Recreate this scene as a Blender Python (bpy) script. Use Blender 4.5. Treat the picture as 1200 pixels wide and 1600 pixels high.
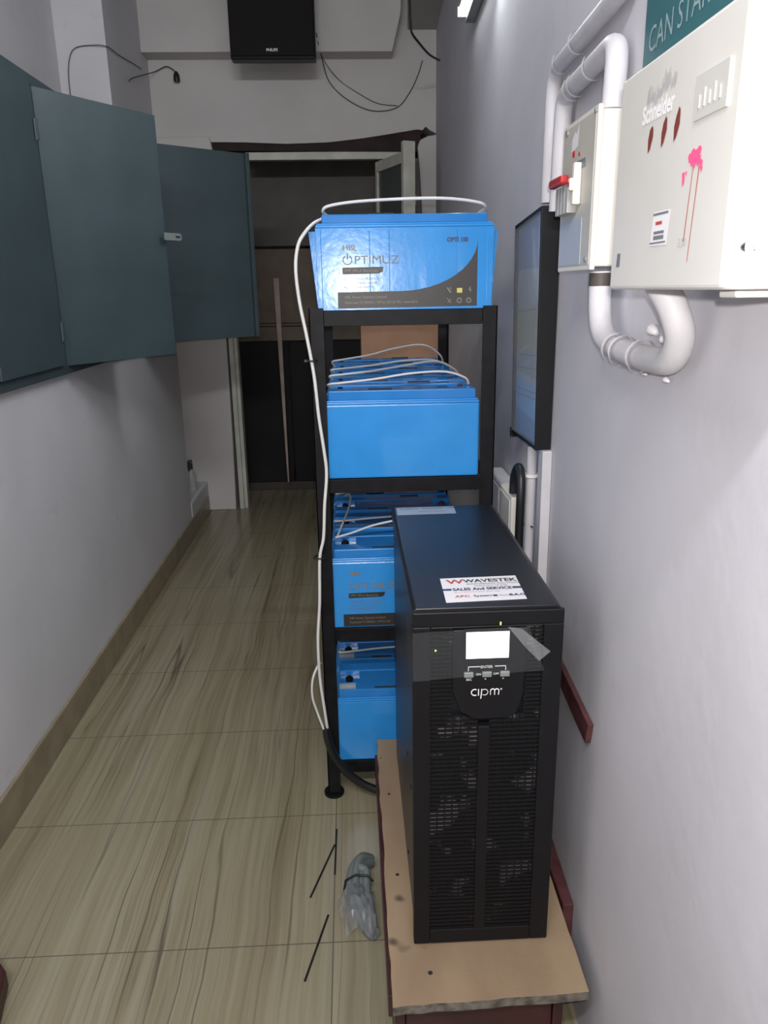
import bpy, bmesh, math, random
from mathutils import Vector, Matrix
random.seed(7)
for o in list(bpy.data.objects): bpy.data.objects.remove(o)
S = bpy.context.scene
COL = S.collection

# ---------------------------------------------------------------- camera
cam_d = bpy.data.cameras.new('camera'); cam = bpy.data.objects.new('camera', cam_d); COL.objects.link(cam)
F_PX, PITCH, YAW, ROLL = 1183.5, 0.28668, 0.04047, -0.016018
fw = Vector((math.sin(YAW)*math.cos(PITCH), math.cos(YAW)*math.cos(PITCH), -math.sin(PITCH)))
r0 = Vector((math.cos(YAW), -math.sin(YAW), 0)); u0 = r0.cross(fw)
rt = r0*math.cos(ROLL) + u0*math.sin(ROLL); up = -r0*math.sin(ROLL) + u0*math.cos(ROLL)
m = Matrix((rt, up, -fw)).transposed().to_4x4(); m.translation = Vector((0, 0, 1.42))
cam.matrix_world = m
cam_d.sensor_fit = 'VERTICAL'; cam_d.sensor_height = 36; cam_d.lens = 36*F_PX/1600; cam_d.clip_start = 0.02
S.camera = cam

# ---------------------------------------------------------------- light and exposure
S.view_settings.view_transform = 'Standard'; S.view_settings.look = 'None'
S.view_settings.exposure = 0.0; S.view_settings.gamma = 1.0; S.view_settings.use_curve_mapping = False
W = bpy.data.worlds.new('world'); S.world = W; W.use_nodes = True
W.node_tree.nodes['Background'].inputs[0].default_value = (0.62, 0.66, 0.72, 1)
W.node_tree.nodes['Background'].inputs[1].default_value = 0.02

def area(name, loc, target, size, power, color, sy=None):
    l = bpy.data.lights.new(name, 'AREA'); l.energy = power; l.color = color; l.size = size
    if sy: l.shape = 'RECTANGLE'; l.size_y = sy
    o = bpy.data.objects.new(name, l); COL.objects.link(o); o.location = loc
    o.rotation_euler = (Vector(target)-Vector(loc)).to_track_quat('-Z', 'Y').to_euler()
    return o
# tube lamps: one behind the viewer near the ceiling, one on the right wall (its glass is built below), the phone's flash
area('ceiling_tube_light', (-0.25, -0.6, 2.74), (-0.3, 2.2, 0.9), 1.2, 50, (0.96, 0.965, 1.0), 0.10)
area('wall_tube_light', (0.395, 2.52, 2.375), (-0.6, 2.3, 1.6), 0.03, 13, (0.92, 0.97, 1.0), 1.15)
area('phone_flash_light', (0.012, 0.0, 1.448), (0.03, 1.0, 1.17), 0.012, 11.5, (1.0, 0.96, 0.93))

# ---------------------------------------------------------------- materials
def new_mat(name, color, rough=0.5, metal=0.0, spec=0.5, emit=None, es=0, alpha=1, trans=0, coat=0):
    mt = bpy.data.materials.new(name); mt.use_nodes = True
    b = mt.node_tree.nodes['Principled BSDF']
    b.inputs['Base Color'].default_value = (*color, 1); b.inputs['Roughness'].default_value = rough
    b.inputs['Metallic'].default_value = metal; b.inputs['Specular IOR Level'].default_value = spec
    b.inputs['Alpha'].default_value = alpha; b.inputs['Transmission Weight'].default_value = trans
    b.inputs['Coat Weight'].default_value = coat
    if emit: b.inputs['Emission Color'].default_value = (*emit, 1); b.inputs['Emission Strength'].default_value = es
    return mt
def N(mt, t, **kw):
    n = mt.node_tree.nodes.new(t)
    for k, v in kw.items():
        if hasattr(n, k): setattr(n, k, v)
        else: n.inputs[k.replace('_', ' ')].default_value = v
    return n
def LK(mt, a, b): mt.node_tree.links.new(a, b)
def mottle(mt, c1, c2, scale=4.0, stretch=(1, 1, 1), lo=0.35, hi=0.65, bump=0.0, bscale=60, detail=6, rough_var=None):
    """base colour wanders between c1 and c2, plus a fine bump"""
    b = mt.node_tree.nodes['Principled BSDF']
    tc = N(mt, 'ShaderNodeTexCoord'); mp = N(mt, 'ShaderNodeMapping'); mp.inputs['Scale'].default_value = stretch
    LK(mt, tc.outputs['Object'], mp.inputs['Vector'])
    n = N(mt, 'ShaderNodeTexNoise', Scale=scale, Detail=detail); LK(mt, mp.outputs[0], n.inputs['Vector'])
    r = N(mt, 'ShaderNodeValToRGB'); r.color_ramp.elements[0].position = lo; r.color_ramp.elements[1].position = hi
    r.color_ramp.elements[0].color = (*c1, 1); r.color_ramp.elements[1].color = (*c2, 1)
    LK(mt, n.outputs['Fac'], r.inputs[0]); LK(mt, r.outputs[0], b.inputs['Base Color'])
    if bump:
        n2 = N(mt, 'ShaderNodeTexNoise', Scale=bscale, Detail=4); LK(mt, tc.outputs['Object'], n2.inputs['Vector'])
        bp = N(mt, 'ShaderNodeBump', Strength=bump, Distance=0.004); LK(mt, n2.outputs['Fac'], bp.inputs['Height'])
        LK(mt, bp.outputs[0], b.inputs['Normal'])
    return r, mp, tc
def solid(name, c, rough=0.5, var=0.12, scale=8, bump=0.05, **kw):
    mt = new_mat(name, c, rough, **kw)
    mottle(mt, tuple(x*(1-var) for x in c), tuple(min(1, x*(1+var)) for x in c), scale, bump=bump)
    return mt

def wall_mat(name, c, dirt, smear=(0.42, 0.60)):
    """emulsion-painted plaster: broad unevenness, sparse grey scuffs, trowel bump"""
    mt = new_mat(name, c, 0.62, spec=0.35); b = mt.node_tree.nodes['Principled BSDF']
    r, mp, tc = mottle(mt, tuple(x*0.93 for x in c), tuple(min(1, x*1.04) for x in c), 2.2, bump=0.22, bscale=26)
    n = N(mt, 'ShaderNodeTexNoise', Scale=5.5, Detail=10, Roughness=0.7); LK(mt, tc.outputs['Object'], n.inputs['Vector'])
    rr = N(mt, 'ShaderNodeValToRGB'); rr.color_ramp.elements[0].position = 0.62; rr.color_ramp.elements[1].position = 0.78
    rr.color_ramp.elements[0].color = (0, 0, 0, 1); rr.color_ramp.elements[1].color = (.55, .55, .55, 1)
    LK(mt, n.outputs['Fac'], rr.inputs[0])
    mx = N(mt, 'ShaderNodeMix', data_type='RGBA'); LK(mt, rr.outputs[0], mx.inputs['Factor'])
    LK(mt, r.outputs[0], mx.inputs[6]); mx.inputs[7].default_value = (*dirt, 1)
    LK(mt, mx.outputs[2], b.inputs['Base Color'])
    return mt
M = {}
M['wall_r'] = wall_mat('lilac_white_paint', (0.60, 0.585, 0.625), (0.42, 0.40, 0.42))
M['wall_l'] = wall_mat('grey_white_paint', (0.64, 0.63, 0.645), (0.36, 0.34, 0.34))
M['wall_b'] = wall_mat('old_white_paint', (0.62, 0.59, 0.575), (0.36, 0.34, 0.33))
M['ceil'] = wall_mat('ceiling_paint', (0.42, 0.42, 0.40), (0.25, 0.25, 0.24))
M['skirt'] = solid('skirting_tile_brown', (0.27, 0.225, 0.15), 0.35, 0.15, 12)
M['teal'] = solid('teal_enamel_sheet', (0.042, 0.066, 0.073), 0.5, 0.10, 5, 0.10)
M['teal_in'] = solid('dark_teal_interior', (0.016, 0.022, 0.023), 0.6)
M['zinc'] = solid('zinc_plate', (0.30, 0.33, 0.32), 0.4, metal=0.5)
M['black_steel'] = solid('black_painted_steel', (0.0075, 0.007, 0.0085), 0.52, 0.3, 25, 0.12, spec=0.2)
M['blue'] = solid('blue_battery_plastic', (0.030, 0.265, 0.66), 0.22, 0.05, 10, 0.08, coat=0.25)
M['blue_lid_shade'] = solid('shaded_blue_battery_lid', (0.024, 0.195, 0.53), 0.16, 0.06, 10, 0.03)  # case blue darkened: shade on the lid tops put into the colour
M['black_pl'] = solid('black_plastic', (0.0065, 0.0062, 0.0075), 0.45, 0.1, 12, 0.03, spec=0.28)
M['ups_side'] = solid('powder_coated_black_sheet', (0.0085, 0.009, 0.013), 0.36, 0.08, 30, 0.05)
M['vent_in'] = new_mat('vent_back_painted_glints', (0.004, 0.004, 0.005), 0.8)
vd = M['vent_in']; bv = vd.node_tree.nodes['Principled BSDF']; tcv = N(vd, 'ShaderNodeTexCoord'); vv_ = N(vd, 'ShaderNodeTexNoise', Scale=16, Detail=4); LK(vd, tcv.outputs['Object'], vv_.inputs['Vector'])
rv = N(vd, 'ShaderNodeValToRGB'); rv.color_ramp.elements[0].position = 0.54; rv.color_ramp.elements[1].position = 0.60; rv.color_ramp.elements[0].color = (0.003, 0.003, 0.003, 1); rv.color_ramp.elements[1].color = (0.20, 0.19, 0.19, 1); LK(vd, vv_.outputs['Fac'], rv.inputs[0]); LK(vd, rv.outputs[0], bv.inputs['Base Color'])  # pale noise spots: glints between the slats painted into the base colour
M['red_pl'] = solid('red_plastic', (0.42, 0.02, 0.02), 0.4)
M['dark_red'] = solid('dark_red_cap', (0.12, 0.01, 0.015), 0.4)
M['lcd'] = new_mat('lit_screen', (0.9, 0.95, 1), 0.3, emit=(0.93, 0.97, 1.0), es=1.6)
M['led'] = new_mat('green_led', (0.2, 0.9, 0.1), 0.3, emit=(0.35, 1.0, 0.15), es=2.0)
M['tube'] = new_mat('lit_tube_glass', (1, 1, 1), 0.3, emit=(0.93, 0.98, 1.0), es=12)
M['white_print'] = new_mat('white_print', (0.80, 0.80, 0.80), 0.5)
M['grey_print'] = new_mat('grey_print', (0.16, 0.17, 0.18), 0.5)
M['gold_print'] = new_mat('gold_print', (0.20, 0.18, 0.13), 0.45)
M['yellow_print'] = new_mat('yellow_print', (0.62, 0.52, 0.14), 0.5)
M['black_print'] = new_mat('black_print', (0.030, 0.026, 0.026), 0.42)
M['navy_print'] = new_mat('navy_print', (0.03, 0.035, 0.12), 0.5)
M['red_print'] = new_mat('red_print', (0.45, 0.07, 0.05), 0.5)
M['maroon_print'] = new_mat('maroon_paint_mark', (0.17, 0.028, 0.022), 0.6)
M['faded_ink'] = new_mat('faded_grey_ink', (0.42, 0.42, 0.43), 0.6)
M['pink_print'] = new_mat('pink_ink', (0.80, 0.09, 0.24), 0.6)
M['sticker'] = new_mat('white_sticker', (0.74, 0.72, 0.74), 0.45)
M['sticker_grey'] = new_mat('grey_sticker', (0.34, 0.40, 0.46), 0.4)
M['wire_w'] = solid('white_cable_sheath', (0.66, 0.65, 0.62), 0.42, 0.06)
M['wire_k'] = solid('black_cable_sheath', (0.012, 0.012, 0.013), 0.42)
M['wire_g'] = solid('thin_grey_wire', (0.05, 0.05, 0.055), 0.6)
M['cream'] = solid('cream_enamel', (0.72, 0.68, 0.60), 0.36, 0.03, 6, 0.03)
M['ivory'] = solid('ivory_enamel_box', (0.60, 0.585, 0.55), 0.36, 0.03, 6, 0.03)
M['mcb_face'] = solid('grey_board_face', (0.48, 0.46, 0.41), 0.42, 0.04)
M['pvc'] = solid('painted_pvc', (0.58, 0.565, 0.585), 0.5, 0.05, 20, 0.12)
M['pvc_blot'] = solid('loose_plaster', (0.80, 0.76, 0.78), 0.7, 0.05, 20, 0.2)
M['plate_grey'] = solid('pale_grey_plate', (0.50, 0.49, 0.46), 0.4, 0.03)
M['chrome'] = new_mat('chromed_lock', (0.75, 0.75, 0.74), 0.18, metal=1)
M['door_white'] = solid('cream_painted_wood', (0.56, 0.56, 0.49), 0.5, 0.12, 9, 0.12)
M['maroon'] = solid('maroon_wood', (0.045, 0.011, 0.012), 0.42, 0.25, 14, 0.10)
M['dark_lintel'] = solid('blackened_lintel', (0.022, 0.010, 0.009), 0.75, 0.5, 9, 0.2)
M['maroon_lt'] = solid('worn_maroon_wood', (0.10, 0.032, 0.034), 0.5, 0.35, 22, 0.2)
M['dark_wood'] = solid('dark_brown_wood', (0.055, 0.046, 0.038), 0.55, 0.2, 6, 0.1)
M['brown_sheet'] = solid('brown_board', (0.115, 0.085, 0.055), 0.6, 0.2, 6, 0.1)
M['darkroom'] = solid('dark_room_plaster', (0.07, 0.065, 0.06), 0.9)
M['black_cloth'] = solid('black_cupboard_door', (0.008, 0.006, 0.008), 0.8, 0.3, 5)
M['carton'] = solid('brown_cardboard', (0.42, 0.24, 0.15), 0.8, 0.08)
M['pale_wood'] = solid('pale_stick_wood', (0.42, 0.33, 0.28), 0.7, 0.15)
M['ply_edge'] = solid('dirty_plywood_edge', (0.13, 0.115, 0.095), 0.8, 0.5, 50, 0.5)
M['green_pl'] = solid('dark_green_cap', (0.03, 0.06, 0.045), 0.4)
M['bottle'] = solid('cloudy_bottle', (0.42, 0.44, 0.40), 0.35)
M['grey_cable'] = solid('grey_green_cable', (0.145, 0.165, 0.16), 0.5, 0.1)
M['blank_grey'] = solid('blue_grey_cover', (0.40, 0.43, 0.47), 0.4, 0.04)
M['pale_teal'] = new_mat('faded_white_lettering', (0.30, 0.40, 0.42), 0.6)
M['teal_sign'] = solid('teal_sign_sheet', (0.035, 0.145, 0.165), 0.45, 0.06)
M['grille'] = solid('black_speaker_cloth', (0.005, 0.0035, 0.004), 0.85, 0.2, 60, 0.1)
M['toggle_grey'] = solid('grey_breaker', (0.42, 0.42, 0.40), 0.4)

# floor: vein-cut tiles running down the corridor
fm = new_mat('veined_floor_tile', (0.4, 0.36, 0.27), 0.22, spec=0.45); M['floor'] = fm
b = fm.node_tree.nodes['Principled BSDF']
tc = N(fm, 'ShaderNodeTexCoord')
warp = N(fm, 'ShaderNodeTexNoise', Scale=1.6, Detail=3); LK(fm, tc.outputs['Object'], warp.inputs['Vector'])
sepw = N(fm, 'ShaderNodeVectorMath', operation='SCALE'); LK(fm, warp.outputs['Color'], sepw.inputs[0]); sepw.inputs['Scale'].default_value = 0.05
add = N(fm, 'ShaderNodeVectorMath', operation='ADD'); LK(fm, tc.outputs['Object'], add.inputs[0]); LK(fm, sepw.outputs[0], add.inputs[1])
def streak(scale_x, scale_y, det, rot=0.0, rough=0.6):
    mp = N(fm, 'ShaderNodeMapping'); mp.inputs['Scale'].default_value = (scale_x, scale_y, 1); mp.inputs['Rotation'].default_value = (0, 0, rot)
    LK(fm, add.outputs[0], mp.inputs['Vector'])
    n = N(fm, 'ShaderNodeTexNoise', Scale=1.0, Detail=det, Roughness=rough); LK(fm, mp.outputs[0], n.inputs['Vector']); return n
def ramp(src, stops):
    r = N(fm, 'ShaderNodeValToRGB'); e = r.color_ramp.elements
    while len(e) < len(stops): e.new(0.5)
    for i, (p_, c_) in enumerate(stops): e[i].position = p_; e[i].color = (*c_, 1)
    LK(fm, src, r.inputs[0]); return r
s1 = streak(14, 0.42, 4, 0.03)
r1 = ramp(s1.outputs['Fac'], [(0.30, (0.218, 0.182, 0.114)), (0.48, (0.288, 0.254, 0.166)), (0.58, (0.318, 0.286, 0.194)), (0.72, (0.296, 0.274, 0.208))])
s2 = streak(17, 0.28, 4, 0.05)
r2 = ramp(s2.outputs['Fac'], [(0.475, (0, 0, 0)), (0.495, (1, 1, 1)), (0.505, (1, 1, 1)), (0.525, (0, 0, 0))])
s2b = streak(5, 1.2, 2, 0.02); r2b = ramp(s2b.outputs['Fac'], [(0.48, (0, 0, 0)), (0.62, (1, 1, 1))])
mul = N(fm, 'ShaderNodeMath', operation='MULTIPLY'); LK(fm, r2.outputs[0], mul.inputs[0]); LK(fm, r2b.outputs[0], mul.inputs[1])
mul2 = N(fm, 'ShaderNodeMath', operation='MULTIPLY'); LK(fm, mul.outputs[0], mul2.inputs[0]); mul2.inputs[1].default_value = 0.35
mx = N(fm, 'ShaderNodeMix', data_type='RGBA'); LK(fm, mul2.outputs[0], mx.inputs['Factor']); LK(fm, r1.outputs[0], mx.inputs[6]); mx.inputs[7].default_value = (0.105, 0.085, 0.055, 1)
s3 = streak(70, 1.3, 4, 0.04); r3 = ramp(s3.outputs['Fac'], [(0.35, (0.84, 0.83, 0.80)), (0.62, (1.0, 1.0, 1.0))])
mx3 = N(fm, 'ShaderNodeMix', data_type='RGBA', blend_type='MULTIPLY'); mx3.inputs['Factor'].default_value = 1
LK(fm, mx.outputs[2], mx3.inputs[6]); LK(fm, r3.outputs[0], mx3.inputs[7])
s5 = streak(9.0, 0.16, 2, 0.05, 0.45)
r5 = ramp(s5.outputs['Fac'], [(0.4935, (0, 0, 0)), (0.499, (1, 1, 1)), (0.501, (1, 1, 1)), (0.5065, (0, 0, 0))])
s6 = streak(4, 1.6, 2, 0.3); r6 = ramp(s6.outputs['Fac'], [(0.36, (0, 0, 0)), (0.58, (0.8, 0.8, 0.8))])
m5 = N(fm, 'ShaderNodeMath', operation='MULTIPLY'); LK(fm, r5.outputs[0], m5.inputs[0]); LK(fm, r6.outputs[0], m5.inputs[1])
mx5 = N(fm, 'ShaderNodeMix', data_type='RGBA'); LK(fm, m5.outputs[0], mx5.inputs['Factor']); LK(fm, mx3.outputs[2], mx5.inputs[6]); mx5.inputs[7].default_value = (0.075, 0.055, 0.035, 1)
mx3 = mx5
# joints (brick texture used only as a grid)
mpj = N(fm, 'ShaderNodeMapping'); mpj.inputs['Location'].default_value = (0.075, -1.3765, 0); LK(fm, tc.outputs['Object'], mpj.inputs['Vector'])
bk = N(fm, 'ShaderNodeTexBrick'); bk.offset = 0.0; bk.inputs['Scale'].default_value = 1.0
bk.inputs['Brick Width'].default_value = 1.30; bk.inputs['Row Height'].default_value = 0.4375; bk.inputs['Mortar Size'].default_value = 0.0016; bk.inputs['Mortar Smooth'].default_value = 0.3
LK(fm, mpj.outputs[0], bk.inputs['Vector'])
mx4 = N(fm, 'ShaderNodeMix', data_type='RGBA'); LK(fm, bk.outputs['Fac'], mx4.inputs['Factor']); LK(fm, mx3.outputs[2], mx4.inputs[6]); mx4.inputs[7].default_value = (0.12, 0.10, 0.075, 1)
LK(fm, mx4.outputs[2], b.inputs['Base Color'])

# plywood: warm face with scuffs and dark stains
pm = new_mat('bare_plywood', (0.4, 0.27, 0.15), 0.6); M['ply'] = pm
rp, mpp, tcp = mottle(pm, (0.235, 0.160, 0.100), (0.34, 0.245, 0.15), 5, (1.2, 0.5, 1), bump=0.1, bscale=90)
ns = N(pm, 'ShaderNodeTexNoise', Scale=11, Detail=2); LK(pm, tcp.outputs['Object'], ns.inputs['Vector'])
rs = N(pm, 'ShaderNodeValToRGB'); rs.color_ramp.elements[0].position = 0.68; rs.color_ramp.elements[1].position = 0.76
LK(pm, ns.outputs['Fac'], rs.inputs[0])
mxs = N(pm, 'ShaderNodeMix', data_type='RGBA'); LK(pm, rs.outputs[0], mxs.inputs['Factor']); LK(pm, rp.outputs[0], mxs.inputs[6]); mxs.inputs[7].default_value = (0.06, 0.045, 0.035, 1)
LK(pm, mxs.outputs[2], pm.node_tree.nodes['Principled BSDF'].inputs['Base Color'])

# clear film
def film(name, op, tint=(0.85, 0.87, 0.9), rough=0.18):
    mt = new_mat(name, tint, rough, alpha=op); return mt
M['film'] = film('clear_peel_film', 0.028)
M['film_fold'] = film('folded_peel_film', 0.16)
M['poly'] = film('crumpled_polythene', 0.38, (0.27, 0.28, 0.30), 0.3)
M['glass'] = new_mat('poster_glass', (0.9, 0.95, 1), 0.06, alpha=0.16, spec=0.9)

# poster artwork: plain bands of colour
po = new_mat('poster_print', (0.1, 0.2, 0.4), 0.35); M['poster'] = po
tcq = N(po, 'ShaderNodeTexCoord'); sx = N(po, 'ShaderNodeSeparateXYZ'); LK(po, tcq.outputs['Object'], sx.inputs[0])
mr = N(po, 'ShaderNodeMapRange'); mr.inputs['From Min'].default_value = 0.0; mr.inputs['From Max'].default_value = 0.49; LK(po, sx.outputs['Z'], mr.inputs['Value'])
rq = N(po, 'ShaderNodeValToRGB'); rq.color_ramp.interpolation = 'CONSTANT'; e = rq.color_ramp.elements
stops = [(0.0, (0.06, 0.21, 0.44)), (0.11, (0.13, 0.34, 0.62)), (0.26, (0.26, 0.34, 0.42)), (0.30, (0.20, 0.25, 0.27)), (0.42, (0.23, 0.25, 0.20)), (0.60, (0.24, 0.25, 0.25)), (0.78, (0.12, 0.15, 0.24))]
while len(e) < len(stops): e.new(0.5)
for i, (p_, c_) in enumerate(stops): e[i].position = p_; e[i].color = (*c_, 1)
LK(po, mr.outputs[0], rq.inputs[0]); LK(po, rq.outputs[0], po.node_tree.nodes['Principled BSDF'].inputs['Base Color'])

# ---------------------------------------------------------------- mesh helpers
class MB:
    def __init__(s): s.v = []; s.f = []; s.m = []; s.sm = []
    def add(s, vs, fs, mi=0, smooth=False):
        o = len(s.v); s.v += [tuple(v) for v in vs]
        for f in fs: s.f.append([i+o for i in f]); s.m.append(mi); s.sm.append(smooth)
        return s
    def box(s, x0, x1, y0, y1, z0, z1, mi=0):
        v = [(x, y, z) for z in (z0, z1) for y in (y0, y1) for x in (x0, x1)]
        return s.add(v, [(0, 2, 3, 1), (4, 5, 7, 6), (0, 1, 5, 4), (2, 6, 7, 3), (0, 4, 6, 2), (1, 3, 7, 5)], mi)
    def hexa(s, bot, top, mi=0):
        """bot, top: four points each, counter-clockwise from above"""
        return s.add(list(bot)+list(top), [(3, 2, 1, 0), (4, 5, 6, 7), (0, 1, 5, 4), (1, 2, 6, 5), (2, 3, 7, 6), (3, 0, 4, 7)], mi)
    def prism(s, poly, axis, a, b, mi=0, smooth=False):
        """poly in the other two axes (order x,y,z), extruded along axis from a to b"""
        def pt(p, h):
            q = list(p); q.insert('xyz'.index(axis), h); return tuple(q)
        n = len(poly); vs = [pt(p, a) for p in poly]+[pt(p, b) for p in poly]
        s.add(vs, [list(range(n))[::-1], list(range(n, 2*n))], mi)
        o = len(s.v)-2*n
        for i in range(n):
            s.f.append([o+i, o+(i+1) % n, o+n+(i+1) % n, o+n+i]); s.m.append(mi); s.sm.append(smooth)
        return s
    def tube(s, pts, r, seg=10, mi=0, cap=True, rs=None):
        P = [Vector(p) for p in pts]; n = len(P); t0 = (P[1]-P[0]).normalized()
        a = t0.orthogonal().normalized(); vs = []
        for i, p in enumerate(P):
            t = (P[min(i+1, n-1)]-P[max(i-1, 0)]).normalized()
            a = (a-t*a.dot(t)).normalized(); c = t.cross(a); rr = rs[i] if rs else r
            for k in range(seg):
                q = 2*math.pi*k/seg; vs.append(p+(a*math.cos(q)+c*math.sin(q))*rr)
        fs = [(i*seg+k, i*seg+(k+1) % seg, (i+1)*seg+(k+1) % seg, (i+1)*seg+k) for i in range(n-1) for k in range(seg)]
        s.add(vs, fs, mi, True)
        if cap: s.add(vs[:seg], [list(range(seg))[::-1]], mi); s.add(vs[-seg:], [list(range(seg))], mi)
        return s
    def cyl(s, p0, p1, r, seg=20, mi=0): return s.tube([p0, p1], r, seg, mi)
    def text(s, txt, size, org, ux, uz, mi=0, bold=0.0, sx=1.0):
        """flat lettering: org is the baseline start, ux reading direction, uz up"""
        c = bpy.data.curves.new('t', 'FONT'); c.body = txt; c.size = size; c.offset = bold; c.resolution_u = 3
        o = bpy.data.objects.new('t', c); COL.objects.link(o)
        dg = bpy.context.evaluated_depsgraph_get(); me = bpy.data.meshes.new_from_object(o.evaluated_get(dg))
        org, ux, uz = Vector(org), Vector(ux), Vector(uz)
        s.add([org+ux*v.co.x*sx+uz*v.co.y for v in me.vertices], [list(p.vertices) for p in me.polygons], mi)
        bpy.data.objects.remove(o); bpy.data.curves.remove(c); bpy.data.meshes.remove(me)
        return s
    def flat(s, pts, mi=0): return s.add(pts, [list(range(len(pts)))], mi)
    def build(s, name, mats, parent=None, bevel=0.0, seg=2, origin=None, ang=40):
        me = bpy.data.meshes.new(name)
        if origin is not None:
            o_ = Vector(origin); vv = [tuple(Vector(v)-o_) for v in s.v]
        else: vv = s.v
        me.from_pydata(vv, [], s.f)
        if not isinstance(mats, (list, tuple)): mats = [mats]
        for q in mats: me.materials.append(M[q])
        for p, mi, sm in zip(me.polygons, s.m, s.sm): p.material_index = mi; p.use_smooth = sm
        me.update()
        o = bpy.data.objects.new(name, me); COL.objects.link(o)
        if origin is not None: o.location = origin
        if parent is not None: o.parent = parent
        if bevel:
            bm = bmesh.new(); bm.from_mesh(me); bmesh.ops.recalc_face_normals(bm, faces=bm.faces); bm.to_mesh(me); bm.free()
            md = o.modifiers.new('bevel', 'BEVEL'); md.width = bevel; md.segments = seg; md.limit_method = 'ANGLE'; md.angle_limit = math.radians(ang)
            md.harden_normals = False
        return o
def spline(pts, n=8):
    P = [Vector(p) for p in pts]; out = []
    for i in range(len(P)-1):
        a, b_, c, d = P[max(i-1, 0)], P[i], P[i+1], P[min(i+2, len(P)-1)]
        for k in range(n):
            t = k/n
            out.append(0.5*((2*b_)+(c-a)*t+(2*a-5*b_+4*c-d)*t*t+(3*b_-a-3*c+d)*t**3))
    out.append(P[-1]); return out
def thing(name, label, cat, loc=(0, 0, 0), rz=0, group=None):
    o = bpy.data.objects.new(name, None); COL.objects.link(o); o.empty_display_size = 0.05
    o.location = loc; o.rotation_euler = (0, 0, rz); return tag(o, label, cat, group)
def tag(o, label, cat, group=None):
    o['label'] = label; o['category'] = cat
    if group: o['group'] = group
    return o
def struct(name, mb, mats, parent=None, bevel=0):
    o = mb.build(name, mats, parent, bevel)
    if parent is None: o['kind'] = 'structure'
    return o
def WX(y): return 0.42+0.0345*(y-1.18)          # face of the right wall at depth y
XL, YB, ZC = -0.98, 5.0, 3.12
WROT = -math.atan(0.0345)                        # right-wall things: their local x axis points out of the wall normal

# ---------------------------------------------------------------- room shell
struct('floor', MB().box(-1.7, 1.5, -2.3, 7.2, -0.05, 0.0), 'floor')
struct('ceiling', MB().box(-1.7, 1.5, -2.3, 5.2, ZC, ZC+0.08), 'ceil')
w = MB(); w.hexa([(WX(-2.2), -2.2, 0), (WX(-2.2)+0.2, -2.2, 0), (WX(5.2)+0.2, 5.2, 0), (WX(5.2), 5.2, 0)],
                 [(WX(-2.2), -2.2, ZC), (WX(-2.2)+0.2, -2.2, ZC), (WX(5.2)+0.2, 5.2, ZC), (WX(5.2), 5.2, ZC)])
struct('wall_right', w, 'wall_r')
w = MB()
w.box(-1.36, XL, -2.2, 4.42, 0, 1.165); w.box(-1.36, XL, -2.2, 1.55, 1.165, 2.062); w.box(-1.36, XL, 4.30, 4.42, 1.165, 2.062)
w.box(-1.60, -1.36, -2.2, 4.155, 0, ZC); w.box(-1.60, -1.125, 4.155, 5.2, 2.062, ZC); w.box(-1.60, -1.125, 4.42, 5.2, 0, 2.062)
struct('wall_left', w, 'wall_l')
struct('wall_rear', MB().box(-1.6, 0.6, -2.35, -2.2, 0, ZC), 'wall_l')
# far wall with a ragged lintel, pier on the left, patched plaster on the right
w = MB()
w.prism([(-1.125, 2.235), (-1.04, 2.235), (-1.0, 2.272), (-0.80, 2.275), (-0.60, 2.272), (-0.35, 2.262), (-0.10, 2.268), (0.12, 2.29), (0.30, 2.315), (0.44, 2.335), (0.47, 2.33), (0.49, 2.35), (0.515, 2.33), (0.60, 2.29), (0.60, ZC), (-1.125, ZC)], 'y', YB, YB+0.2)
struct('wall_far', w, 'wall_b')
w = MB(); w.prism([(-1.125, 0), (-0.80, 0), (-0.79, 0.5), (-0.785, 1.2), (-0.783, 2.2), (-0.80, 2.3), (-1.125, 2.3)], 'y', YB-0.03, YB+0.2)
struct('wall_far_pier', w, 'wall_b', bevel=0.006)
w = MB(); w.prism([(0.60, 0), (0.60, 2.31), (0.50, 2.295), (0.455, 2.275), (0.440, 2.24), (0.452, 2.1), (0.468, 1.8), (0.470, 0)], 'y', YB-0.02, YB+0.2)
struct('wall_far_plaster', w, 'wall_b', bevel=0.006)
# shallow beam standing out of the far wall above
w = MB(); w.prism([(-1.125, 2.71), (0.285, 2.71), (0.335, 2.90), (0.345, ZC), (-1.125, ZC)], 'y', YB-0.15, YB+0.02)
struct('trim_1', w, 'wall_b', bevel=0.004)
struct('trim_3', MB().hexa([(0.315, 3.70, 2.86), (WX(3.7), 3.70, 2.86), (WX(5.0), 5.0, 2.86), (0.385, 5.0, 2.86)], [(0.315, 3.70, ZC), (WX(3.7), 3.70, ZC), (WX(5.0), 5.0, ZC), (0.385, 5.0, ZC)]), 'ceil')  # lowered slab added to stand for the tube lamp's shade in this corner
# low ledge at the end of the left wall and the brown tile skirting
struct('trim_2', MB().box(-1.125, XL+0.005, 4.42, 4.97, 0, 0.205), 'wall_l', bevel=0.012)
struct('baseboard_left', MB().box(XL, XL+0.012, -2.2, 4.93, 0, 0.115), 'skirt', bevel=0.003)
# dark room beyond the opening
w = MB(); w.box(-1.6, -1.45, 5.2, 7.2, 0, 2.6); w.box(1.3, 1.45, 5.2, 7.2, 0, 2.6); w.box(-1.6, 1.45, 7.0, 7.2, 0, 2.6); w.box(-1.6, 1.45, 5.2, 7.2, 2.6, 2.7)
struct('wall_beyond', w, 'darkroom')

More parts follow.
